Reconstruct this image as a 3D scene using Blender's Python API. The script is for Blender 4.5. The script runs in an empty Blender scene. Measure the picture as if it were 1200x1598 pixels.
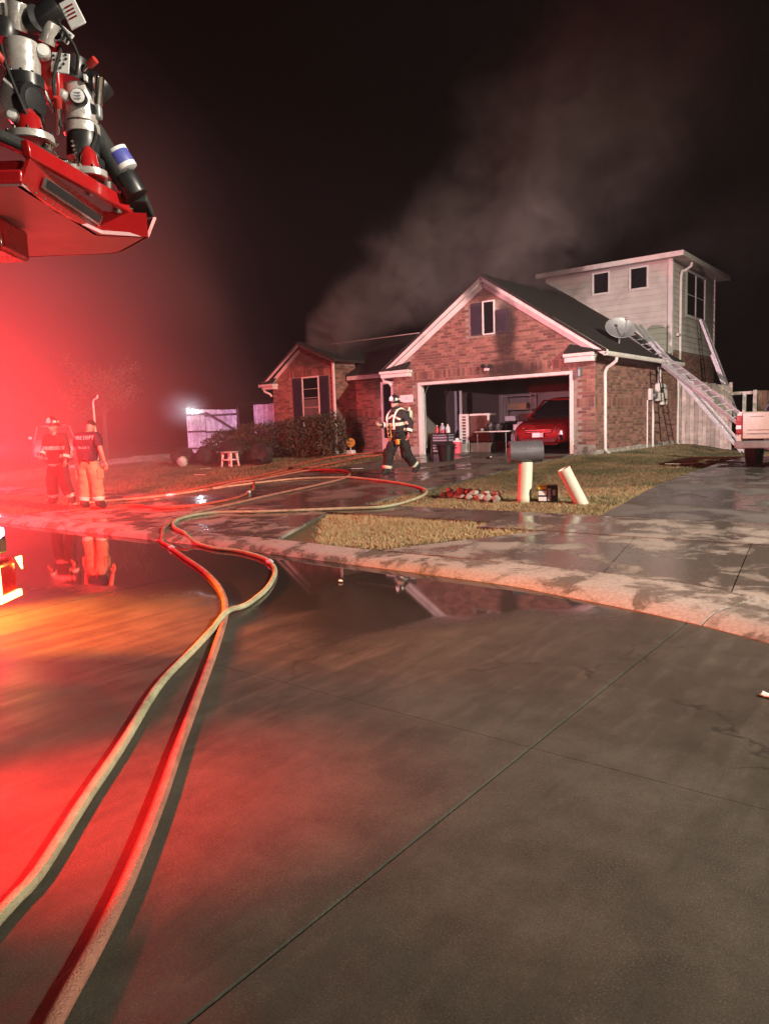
import bpy, bmesh, math, random
import numpy as np
from mathutils import Vector, Matrix, noise as mnoise
from mathutils.bvhtree import BVHTree

random.seed(7)
rng = np.random.default_rng(7)
SC = bpy.context.scene
COL = SC.collection
R = math.radians

# ---------------------------------------------------------------- camera
# world frame: x along the house front (right), y away from the street, z up (street = 0)
YAW, PITCH, ROLL = 0.662953990, 0.117526534, -0.035057120
CAM = Vector((7.58512, -18.93115, 1.6))
cy_, sy_ = math.cos(YAW), math.sin(YAW)
RT = Vector((cy_, sy_, 0))          # camera right on the ground
FW = Vector((-sy_, cy_, 0))         # camera forward on the ground
def cf(X, Y, z=0.0):
    """ground-frame point: X metres right of the photographer, Y metres ahead"""
    return Vector((CAM.x, CAM.y, 0)) + RT*X + FW*Y + Vector((0, 0, z))
f_ = FW*math.cos(PITCH) + Vector((0, 0, -math.sin(PITCH)))
u0 = FW*math.sin(PITCH) + Vector((0, 0, math.cos(PITCH)))
r_ = RT*math.cos(ROLL) + u0*math.sin(ROLL)
u_ = u0*math.cos(ROLL) - RT*math.sin(ROLL)
cam = bpy.data.cameras.new('camera')
cam.sensor_fit = 'VERTICAL'; cam.sensor_height = 24; cam.sensor_width = 18
cam.lens = 1142.3417/1598*24
cam.clip_start = 0.05; cam.clip_end = 600
co = bpy.data.objects.new('camera', cam); COL.objects.link(co)
M = Matrix((r_, u_, -f_)).transposed().to_4x4(); M.translation = CAM
co.matrix_world = M
SC.camera = co

# ---------------------------------------------------------------- night sky
W = bpy.data.worlds.new('World'); SC.world = W; W.use_nodes = True
wn = W.node_tree; bg = wn.nodes['Background']
sky = wn.nodes.new('ShaderNodeTexSky'); sky.sky_type = 'NISHITA'; sky.sun_disc = False
sky.sun_elevation = R(-4); sky.sun_rotation = R(200)
wn.links.new(sky.outputs[0], bg.inputs[0]); bg.inputs[1].default_value = 0.01
SC.view_settings.view_transform = 'Standard'; SC.view_settings.look = 'None'
SC.view_settings.exposure = 0; SC.view_settings.gamma = 1; SC.view_settings.use_curve_mapping = False
SC.cycles.use_denoising = True
SC.cycles.denoiser = 'OPENIMAGEDENOISE'
SC.cycles.max_bounces = 5; SC.cycles.diffuse_bounces = 2; SC.cycles.glossy_bounces = 3
SC.cycles.transparent_max_bounces = 8; SC.cycles.volume_bounces = 0
SC.cycles.sample_clamp_indirect = 3.0
SC.cycles.caustics_reflective = False; SC.cycles.caustics_refractive = False
SC.cycles.volume_step_rate = 2.0; SC.cycles.volume_max_steps = 64

# ---------------------------------------------------------------- lamps (the engine's, the street's, other vehicles', added fill)
def lamp(name, kind, loc, power, col, radius=0.1, aim=None, spot=None, blend=0.5):
    l = bpy.data.lights.new(name, kind); l.energy = power; l.color = col
    l.shadow_soft_size = radius
    o = bpy.data.objects.new(name, l); COL.objects.link(o); o.location = loc
    if aim is not None:
        o.rotation_euler = (Vector(aim) - Vector(loc)).to_track_quat('-Z', 'Y').to_euler()
    if spot: l.spot_size = R(spot); l.spot_blend = blend
    return o
HAZE = 0.0005; VEIL = .055
# red and amber warning lamps on the engine's nose and flank
lamp('engine_red_lamp', 'SPOT', cf(-2.75, 2.6, 1.35), 2500, (1, .012, .012), .09, aim=cf(-1.5, 2.95, 0), spot=52, blend=1)
lamp('engine_red_lamp', 'SPOT', cf(-2.35, 3.85, 1.0), 30, (1, .05, .08), .06, aim=cf(-1.9, 4.1, 2.75), spot=80, blend=.8)  # added upward spot, stands in for red bounce on the platform underside
lamp('engine_red_lamp', 'SPOT', cf(-4.3, 6.2, 1.20), 1500, (1, .014, .010), .2, aim=cf(-1.9, 5.0, 0), spot=84, blend=1)
lamp('engine_amber_marker', 'SPOT', cf(-4.5, 6.3, .9), 3400, (1, .22, .015), .12, aim=cf(-2.9, 6.2, 0), spot=80, blend=1)
lamp('engine_red_beacon', 'SPOT', cf(-5.4, 8.4, 1.35), 12500, (1, .022, .02), .2, aim=cf(-9.0, 20, .9), spot=88, blend=.9)
# red beacon and headlamps of other vehicles standing just off the left edge
lamp('vehicle_red_beacon', 'SPOT', cf(-14.6, 21.5, 2.0), 20000, (1, .022, .035), .2, aim=cf(-6.0, 13.5, 1.2), spot=74, blend=1)
lamp('vehicle_red_beacon', 'POINT', cf(-8.6, 12.0, 2.6), 4200, (1, .02, .035), .2)  # added red source to tint the wide veil, no vehicle here
lamp('vehicle_headlamp', 'SPOT', cf(-13.8, 25.5, 1.2), 3800, (.82, .50, 1), .15, aim=(-18.5, 2.6, 1.4), spot=46, blend=.6)
# pink-white scene light on the engine's roof, aimed at the house
lamp('engine_scene_light', 'SPOT', cf(-6.2, 1.8, 3.4), 16500, (1, .57, .64), .12, aim=(-2.4, 4, .9), spot=40, blend=.5)
lamp('platform_fill', 'SPOT', cf(-.9, 1.2, 2.3), 12, (1, .66, .68), .08, aim=cf(-1.7, 4.1, 3.15), spot=46, blend=.6)  # added pink fill beside the camera, brightens the overhead platform
# street lamp behind on the right, warm
lamp('street_lamp', 'SPOT', (19.0, -11.5, 10.0), 30000, (1, .88, .72), .25, aim=(2.5, -7.0, 0), spot=84, blend=.7)
lamp('scene_light_behind', 'POINT', cf(3.4, -1.2, 2.7), 430, (.97, 1, .74), .15)
lamp('vehicle_headlamp', 'POINT', cf(-13.3, 24.2, 1.9), 220, (.85, .50, 1), .1)
lamp('fence_lamp', 'POINT', (-20.05, 2.42, 2.60), 110, (.75, .85, 1), .05)
sun = lamp('moon', 'SUN', (0, 0, 20), .004, (.8, .85, 1), .01, aim=(3, 8, 0))
#ENDLAMPS

# ---------------------------------------------------------------- materials
def nd(nt, t, **kw):
    n = nt.nodes.new(t)
    for k, v in kw.items(): setattr(n, k, v)
    return n
def newmat(name):
    m = bpy.data.materials.new(name); m.use_nodes = True
    nt = m.node_tree; return m, nt, nt.nodes['Principled BSDF']
def mathn(nt, op, a, b=None, c=None, clamp=False):
    n = nd(nt, 'ShaderNodeMath', operation=op); n.use_clamp = clamp
    for i, v in enumerate((a, b, c)):
        if v is None: continue
        if isinstance(v, (int, float)): n.inputs[i].default_value = v
        else: nt.links.new(v, n.inputs[i])
    return n.outputs[0]
def mrange(nt, v, a, b, c=0.0, d=1.0, smooth=True):
    n = nd(nt, 'ShaderNodeMapRange', interpolation_type='SMOOTHSTEP' if smooth else 'LINEAR')
    nt.links.new(v, n.inputs['Value'])
    for k, x in zip(('From Min', 'From Max', 'To Min', 'To Max'), (a, b, c, d)): n.inputs[k].default_value = x
    return n.outputs[0]
def noisen(nt, vec, scale, detail=4, rough=0.55, dist=0.0):
    n = nd(nt, 'ShaderNodeTexNoise'); n.inputs['Scale'].default_value = scale
    n.inputs['Detail'].default_value = detail; n.inputs['Roughness'].default_value = rough
    n.inputs['Distortion'].default_value = dist
    if vec is not None: nt.links.new(vec, n.inputs['Vector'])
    return n.outputs[0]
def mixc(nt, fac, a, b, mode='MIX'):
    n = nd(nt, 'ShaderNodeMix', data_type='RGBA', blend_type=mode)
    for s, v in ((0, fac), (6, a), (7, b)):
        if isinstance(v, (int, float)): n.inputs[s].default_value = v
        elif isinstance(v, tuple): n.inputs[s].default_value = (*v[:3], 1)
        else: nt.links.new(v, n.inputs[s])
    return n.outputs[2]
def wpos(nt): return nd(nt, 'ShaderNodeNewGeometry').outputs['Position']
SOOT = [((-3.3, 0, 5.75), (1.25, 1.4, 0.85)), ((-2.5, 0, 2.95), (1.15, .8, .5)), ((-2.6, 0, 4.1), (.45, .8, 1.1)),
        ((-8.3, 2.2, 3.55), (2.0, 1.6, 1.05)), ((-10.9, 1, 4.45), (1.9, 1.6, 1.0)), ((-3.8, 6.6, 6.6), (1.7, 1, 1.2)), ((-9.2, 1.2, 4.2), (1.3, 1.4, .9)), ((-7.6, 2.2, 3.2), (1.3, 1.6, 1.0))]
def sootmask(nt):
    p = wpos(nt); nz = noisen(nt, p, 1.6, 5)
    acc = None
    for c, r in SOOT:
        s = nd(nt, 'ShaderNodeVectorMath', operation='SUBTRACT'); nt.links.new(p, s.inputs[0]); s.inputs[1].default_value = c
        d = nd(nt, 'ShaderNodeVectorMath', operation='DIVIDE'); nt.links.new(s.outputs[0], d.inputs[0]); d.inputs[1].default_value = r
        l = nd(nt, 'ShaderNodeVectorMath', operation='LENGTH'); nt.links.new(d.outputs[0], l.inputs[0])
        v = mathn(nt, 'ADD', l.outputs['Value'], mathn(nt, 'MULTIPLY', mathn(nt, 'SUBTRACT', nz, .5), 0.9))
        m = mrange(nt, v, 0.45, 1.15, 1.0, 0.0)
        acc = m if acc is None else mathn(nt, 'MAXIMUM', acc, m)
    return acc
def mat(name, col, rough=0.55, metal=0.0, spec=0.5, var=0.25, vscale=6.0, bump=0.0, bscale=80.0, island=0.0, soot=False, sootamt=.9,
        dirt=0.0, rvar=0.15, emit=None, estr=0.0, coat=0.0, sheen=False):
    m, nt, b = newmat(name)
    tc = nd(nt, 'ShaderNodeTexCoord').outputs['Object']
    n1 = noisen(nt, tc, vscale, 6)
    c0 = tuple(max(0, x*(1-var)) for x in col); c1 = tuple(min(1, x*(1+var)) for x in col)
    c = mixc(nt, mrange(nt, n1, .3, .7, 0, 1, False), c0, c1)
    if island:
        g = nd(nt, 'ShaderNodeNewGeometry').outputs['Random Per Island']; o = nd(nt, 'ShaderNodeObjectInfo').outputs['Random']
        v = mathn(nt, 'FRACT', mathn(nt, 'ADD', mathn(nt, 'MULTIPLY', g, 7.31), mathn(nt, 'MULTIPLY', o, 13.7)))
        hs = nd(nt, 'ShaderNodeHueSaturation')
        nt.links.new(mrange(nt, v, 0, 1, 1-island, 1+island, False), hs.inputs['Value'])
        nt.links.new(mrange(nt, mathn(nt, 'FRACT', mathn(nt, 'MULTIPLY', v, 5.3)), 0, 1, .485, .515, False), hs.inputs['Hue'])
        nt.links.new(c, hs.inputs['Color']); c = hs.outputs[0]
    if dirt:
        n2 = noisen(nt, tc, vscale*.35, 7, .65, .4)
        c = mixc(nt, mathn(nt, 'MULTIPLY', mrange(nt, n2, .48, .68), dirt), c, tuple(x*.35 for x in col))
    if soot:
        c = mixc(nt, mathn(nt, 'MULTIPLY', sootmask(nt), sootamt), c, (.016, .013, .012))
    nt.links.new(c, b.inputs['Base Color'])
    nr = noisen(nt, tc, vscale*2.3, 4)
    nt.links.new(mrange(nt, nr, .3, .7, max(0.02, rough-rvar*rough), min(1, rough+rvar*rough), False), b.inputs['Roughness'])
    b.inputs['Metallic'].default_value = metal; b.inputs['Specular IOR Level'].default_value = spec
    if coat: b.inputs['Coat Weight'].default_value = coat; b.inputs['Coat Roughness'].default_value = .06
    if bump:
        bp = nd(nt, 'ShaderNodeBump'); bp.inputs['Strength'].default_value = bump; bp.inputs['Distance'].default_value = .02
        nt.links.new(noisen(nt, tc, bscale, 5, .6), bp.inputs['Height']); nt.links.new(bp.outputs[0], b.inputs['Normal'])
    if emit:
        b.inputs['Emission Color'].default_value = (*emit, 1); b.inputs['Emission Strength'].default_value = estr
    return m
MT = {}
def M_(k): return MT[k]
MT['brick'] = mat('brick', (.255, .125, .095), .85, var=.35, vscale=30, bump=.5, bscale=120, island=.42, soot=True, sootamt=.82)
MT['mortar'] = mat('mortar', (.30, .25, .21), .95, var=.25, vscale=9, bump=.4, bscale=90, soot=True)
MT['white_trim'] = mat('white_trim', (.74, .71, .67), .45, var=.08, vscale=5, soot=True, sootamt=.85, dirt=.25)
MT['trim_plain'] = mat('white_painted_trim', (.74, .71, .67), .45, var=.08, vscale=5, dirt=.25)
MT['siding'] = mat('siding', (.60, .58, .52), .55, var=.1, vscale=2.2, bump=.08, bscale=30, island=.05, soot=True, sootamt=.55, dirt=.3)
MT['shingle'] = mat('shingle', (.032, .028, .027), .9, var=.45, vscale=14, bump=.9, bscale=40, spec=.25)
MT['teal_shingle'] = mat('neighbour_shingle', (.10, .12, .13), .9, var=.35, vscale=8, bump=.6, bscale=40)
MT['shutter'] = mat('shutter', (.040, .038, .055), .5, var=.15)
MT['glass'] = mat('window_glass', (.012, .012, .016), .08, spec=.5, var=.1, rvar=.4)
MT['dark'] = mat('dark_paint', (.02, .02, .022), .5, var=.2)
MT['black_plastic'] = mat('black_plastic', (.018, .018, .02), .38, var=.25, vscale=12, dirt=.2)
MT['rubber'] = mat('rubber', (.018, .018, .018), .75, var=.3, vscale=20, bump=.3)
MT['chrome'] = mat('worn_chrome', (.62, .60, .58), .17, metal=1, var=.12, vscale=9, rvar=.7)
MT['cast'] = mat('cast_silver_alloy', (.66, .62, .60), .28, metal=.45, var=.15, vscale=14, rvar=.5, dirt=.2)
MT['steel'] = mat('brushed_aluminium', (.66, .66, .70), .38, metal=.35, var=.15, vscale=8, rvar=.4, dirt=.15)
MT['galv'] = mat('grey_galvanised_metal', (.30, .31, .32), .5, metal=.5, var=.15, vscale=6)
MT['concrete_old'] = mat('foundation_concrete', (.34, .31, .27), .9, var=.35, vscale=5, bump=.5, bscale=30, dirt=.5)
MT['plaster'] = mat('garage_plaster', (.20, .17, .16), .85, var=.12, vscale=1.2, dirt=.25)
MT['wood_grey'] = mat('weathered_fence_wood', (.55, .49, .44), .85, var=.35, vscale=5, bump=.4, bscale=50, island=.28, dirt=.35)
MT['wood_brown'] = mat('brown_fence_wood', (.17, .11, .07), .85, var=.35, vscale=5, bump=.4, bscale=50, island=.25)
MT['wood_dark'] = mat('dark_wood', (.06, .042, .03), .85, var=.3, bump=.3)
MT['bark'] = mat('bark', (.08, .06, .045), .95, var=.4, vscale=12, bump=.8, bscale=30)
MT['leaf'] = mat('shrub_leaf', (.060, .050, .026), .6, var=.5, vscale=2.0, island=.5)
MT['leaf_light'] = mat('tree_leaf', (.10, .09, .05), .6, var=.4, vscale=2.0, island=.4)
MT['red_paint'] = mat('red_vehicle_paint', (.42, .012, .014), .25, var=.1, coat=.7, rvar=.3, dirt=.1)
MT['deck_under'] = mat('platform_underside', (.58, .34, .36), .35, var=.12, vscale=3, dirt=.2)
MT['car_red'] = mat('red_car_paint', (.20, .006, .009), .22, var=.08, coat=.8, rvar=.3)
MT['truck_white'] = mat('cream_truck_paint', (.54, .49, .45), .3, var=.06, coat=.5, dirt=.2)
MT['white_paint'] = mat('white_vehicle_paint', (.7, .7, .7), .3, var=.06, coat=.5)
MT['white_plastic'] = mat('white_plastic', (.68, .66, .63), .45, var=.08, dirt=.25)
MT['tail_red'] = mat('tail_lamp_red', (.26, .008, .008), .18, var=.15, coat=.6)
MT['plate'] = mat('number_plate', (.72, .74, .76), .35, var=.05)
MT['skin'] = mat('skin', (.50, .30, .22), .5, var=.08)
MT['turnout'] = mat('turnout_cloth', (.020, .018, .017), .85, var=.3, vscale=12, bump=.5, bscale=14)
MT['tan_cloth'] = mat('tan_turnout_cloth', (.38, .27, .15), .85, var=.2, vscale=7, bump=.6, bscale=10, dirt=.2)
MT['navy_cloth'] = mat('navy_shirt_cloth', (.016, .018, .035), .85, var=.2, vscale=7, bump=.5, bscale=9)
MT['reflect'] = mat('reflective_tape', (.80, .78, .62), .3, var=.08, vscale=20, emit=None)
MT['white_print'] = mat('white_print', (.8, .8, .82), .6, var=.04)
MT['helmet_black'] = mat('helmet_shell', (.02, .02, .02), .3, var=.2)
MT['yellow_gear'] = mat('yellow_gear', (.6, .42, .05), .5, var=.2)
MT['hose_yellow'] = mat('yellow_hose_jacket', (.46, .44, .28), .8, var=.18, vscale=9, bump=1.0, bscale=110, dirt=.6)
MT['hose_orange'] = mat('orange_hose_jacket', (.46, .20, .14), .8, var=.2, vscale=9, bump=1.0, bscale=110, dirt=.6)
MT['hose_red'] = mat('red_hose_jacket', (.50, .11, .06), .8, var=.2, vscale=9, bump=1.0, bscale=110, dirt=.6)
MT['pvc'] = mat('pale_green_pipe', (.60, .62, .48), .5, var=.1, vscale=3, dirt=.35)
MT['pvc_white'] = mat('cream_pipe', (.66, .60, .50), .5, var=.1, vscale=3, dirt=.3)
MT['mail_grey'] = mat('grey_mailbox_enamel', (.17, .155, .18), .3, metal=.35, var=.15, vscale=7, dirt=.2)
MT['stone'] = mat('edging_stone', (.36, .31, .26), .9, var=.45, vscale=14, bump=.7, bscale=35)
MT['yellow'] = mat('yellow_plastic', (.62, .42, .03), .4, var=.1)
MT['label_white'] = mat('paper_label', (.75, .75, .75), .6, var=.05)
MT['blue_label'] = mat('blue_label', (.09, .10, .42), .5, var=.05)
MT['orange_disc'] = mat('orange_reflector', (.75, .24, .04), .3, var=.1)
MT['pink_plastic'] = mat('pink_plastic', (.65, .11, .16), .45, var=.1)
MT['red_plastic'] = mat('red_plastic', (.5, .04, .035), .4, var=.1)
MT['blue_grey'] = mat('grey_blue_plastic', (.33, .34, .42), .45, var=.15)
MT['cardboard'] = mat('cardboard', (.30, .20, .12), .85, var=.15)
MT['brown'] = mat('brown_panel', (.10, .045, .04), .6, var=.2)
MT['lens_yellow'] = mat('amber_marker_lens', (.8, .5, .1), .3, emit=(1, .62, .10), estr=14)
MT['lens_lav'] = mat('lamp_lens_lavender', (.8, .8, .9), .2, emit=(.85, .62, 1), estr=10)
MT['lens_white'] = mat('lamp_lens_white', (.9, .9, .9), .2, emit=(.8, .95, 1), estr=150)
MT['lens_red'] = mat('lamp_lens_red', (.6, .02, .02), .2, emit=(1, .03, .02), estr=8)

def concrete(name, dry, wet, scale, wetlo, wethi, r_dry=.75, r_wet=.10, bump=.25):
    """dry pale slab with blotchy wet patches, streaks and pitting"""
    m, nt, b = newmat(name); p = wpos(nt)
    n1 = noisen(nt, p, scale, 8, .62, .5); n2 = noisen(nt, p, 34, 5, .6); n3 = noisen(nt, p, .55, 4)
    w = mrange(nt, mathn(nt, 'ADD', n1, mathn(nt, 'MULTIPLY', mathn(nt, 'SUBTRACT', n3, .5), .45)), wetlo, wethi)
    base = mixc(nt, mrange(nt, n2, .35, .65, 0, 1, False), tuple(x*.78 for x in dry), tuple(x*1.15 for x in dry))
    base = mixc(nt, mathn(nt, 'MULTIPLY', mrange(nt, n3, .4, .7), .45), base, tuple(x*.55 for x in dry))
    c = mixc(nt, w, base, mixc(nt, mrange(nt, n2, .3, .7, 0, 1, False), tuple(x*.75 for x in wet), tuple(x*1.2 for x in wet)))
    nt.links.new(c, b.inputs['Base Color'])
    nt.links.new(mrange(nt, w, 0, 1, r_dry, r_wet, False), b.inputs['Roughness'])
    bp = nd(nt, 'ShaderNodeBump'); bp.inputs['Distance'].default_value = .006
    nt.links.new(mrange(nt, w, 0, 1, bump, bump*.25, False), bp.inputs['Strength'])
    nt.links.new(noisen(nt, p, 90, 6, .7), bp.inputs['Height']); nt.links.new(bp.outputs[0], b.inputs['Normal'])
    return m
MT['sidewalk'] = concrete('sidewalk_concrete', (.30, .265, .235), (.105, .09, .078), 2.2, .39, .57)
MT['curb'] = concrete('curb_concrete', (.36, .325, .295), (.16, .14, .12), 3.0, .47, .60, bump=.5)
MT['drive'] = concrete('driveway_concrete', (.15, .13, .11), (.062, .054, .045), 1.1, .36, .56, r_wet=.16)
MT['drive_grey'] = concrete('neighbour_driveway_concrete', (.13, .125, .12), (.06, .058, .056), 1.6, .40, .58, r_wet=.2)

def road_mat():
    """grey-olive concrete street; standing water along the gutter, damp streaky film elsewhere"""
    m, nt, b = newmat('wet_road_concrete'); p = wpos(nt)
    sx = nd(nt, 'ShaderNodeSeparateXYZ'); nt.links.new(p, sx.inputs[0]); x, y = sx.outputs[0], sx.outputs[1]
    n1 = noisen(nt, p, .45, 5, .55, .4); n2 = noisen(nt, p, 3.4, 8, .68, .15); n3 = noisen(nt, p, 40, 5, .65)
    mp = nd(nt, 'ShaderNodeMapping'); mp.inputs['Rotation'].default_value = (0, 0, R(38)); mp.inputs['Scale'].default_value = (3.2, .5, 1)
    nt.links.new(p, mp.inputs['Vector']); n4 = noisen(nt, mp.outputs[0], 2.2, 6, .6, .3)
    # standing water: a band along the gutter, edge broken by noise
    e = mathn(nt, 'ADD', y, mathn(nt, 'MULTIPLY', mathn(nt, 'SUBTRACT', n1, .5), 2.6))
    e = mathn(nt, 'ADD', e, mathn(nt, 'MULTIPLY', mathn(nt, 'SUBTRACT', n2, .5), .5))
    e = mathn(nt, 'SUBTRACT', e, mathn(nt, 'MULTIPLY', mathn(nt, 'MAXIMUM', mathn(nt, 'SUBTRACT', x, 4.0), 0.0), 1.5))
    pud = mrange(nt, e, -15.35, -14.5)
    damp = mrange(nt, mathn(nt, 'ADD', mathn(nt, 'MULTIPLY', n1, .5), mathn(nt, 'MULTIPLY', n4, .5)), .40, .62)
    dry = mixc(nt, mrange(nt, n2, .34, .68, 0, 1, False), (.042, .039, .031), (.082, .076, .058))
    dry = mixc(nt, mathn(nt, 'MULTIPLY', mrange(nt, n4, .5, .68), .5), dry, (.105, .10, .082))
    dry = mixc(nt, mrange(nt, n3, .45, .75, 0, .5, False), dry, (.04, .038, .034))
    n5 = noisen(nt, p, 150, 3, .6)
    dry = mixc(nt, mrange(nt, n5, .54, .68, 0, .7, False), dry, (.14, .13, .108)); dry = mixc(nt, mrange(nt, n5, .30, .42, .7, 0, False), dry, (.02, .019, .017))
    vo = nd(nt, 'ShaderNodeTexVoronoi', feature='DISTANCE_TO_EDGE'); vo.inputs['Scale'].default_value = .42
    dv = nd(nt, 'ShaderNodeVectorMath', operation='ADD'); nt.links.new(p, dv.inputs[0])
    nv = nd(nt, 'ShaderNodeTexNoise'); nv.inputs['Scale'].default_value = 1.6; nv.inputs['Detail'].default_value = 6; nt.links.new(p, nv.inputs['Vector']); nt.links.new(nv.outputs['Color'], dv.inputs[1])
    nt.links.new(dv.outputs[0], vo.inputs['Vector'])
    crack = mathn(nt, 'MULTIPLY', mrange(nt, vo.outputs['Distance'], .0, .006, 1, 0), mrange(nt, n1, .46, .54))
    dry = mixc(nt, mathn(nt, 'MULTIPLY', crack, .8), dry, (.012, .011, .01))
    wet = mixc(nt, mrange(nt, n2, .3, .7, 0, 1, False), (.028, .026, .022), (.042, .039, .032))
    c = mixc(nt, mathn(nt, 'MULTIPLY', damp, .65), dry, wet)
    c = mixc(nt, pud, c, (.026, .023, .02))
    nt.links.new(c, b.inputs['Base Color'])
    r0 = mrange(nt, damp, 0, 1, .62, .34, False)
    nt.links.new(mathn(nt, 'ADD', mathn(nt, 'MULTIPLY', r0, mathn(nt, 'SUBTRACT', 1.0, pud)), mathn(nt, 'MULTIPLY', pud, .035)), b.inputs['Roughness'])
    bp = nd(nt, 'ShaderNodeBump'); bp.inputs['Distance'].default_value = .008
    nt.links.new(mathn(nt, 'MULTIPLY', mathn(nt, 'SUBTRACT', 1.0, pud), .28), bp.inputs['Strength'])
    h = mathn(nt, 'ADD', noisen(nt, p, 70, 6, .7), mathn(nt, 'MULTIPLY', n4, .6))
    nt.links.new(h, bp.inputs['Height']); nt.links.new(bp.outputs[0], b.inputs['Normal'])
    return m
MT['road'] = road_mat()
def soil_mat():
    m, nt, b = newmat('lawn_soil'); p = wpos(nt)
    n = noisen(nt, p, .9, 6, .6, .3); n2 = noisen(nt, p, 25, 6, .7)
    c = mixc(nt, mrange(nt, n, .35, .65), (.10, .082, .042), (.07, .075, .03))
    c = mixc(nt, mrange(nt, n2, .35, .7, 0, .8, False), c, (.13, .10, .05))
    nt.links.new(c, b.inputs['Base Color']); b.inputs['Roughness'].default_value = .95
    bp = nd(nt, 'ShaderNodeBump'); bp.inputs['Strength'].default_value = .8; bp.inputs['Distance'].default_value = .03
    nt.links.new(n2, bp.inputs['Height']); nt.links.new(bp.outputs[0], b.inputs['Normal'])
    return m
MT['soil'] = soil_mat()
def grass_mat(name, a, bcol, g):
    m, nt, b = newmat(name); p = wpos(nt)
    rnd = nd(nt, 'ShaderNodeNewGeometry').outputs['Random Per Island']
    c = mixc(nt, rnd, a, bcol)
    n = noisen(nt, p, .7, 4)
    c = mixc(nt, mrange(nt, n, .46, .62), c, g)
    nt.links.new(c, b.inputs['Base Color']); b.inputs['Roughness'].default_value = .7
    return m
MT['straw'] = grass_mat('dormant_grass', (.56, .43, .23), (.34, .25, .13), (.42, .33, .17))
MT['lawn_grass'] = grass_mat('half_dormant_lawn', (.30, .235, .125), (.15, .12, .065), (.10, .105, .048))

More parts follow.
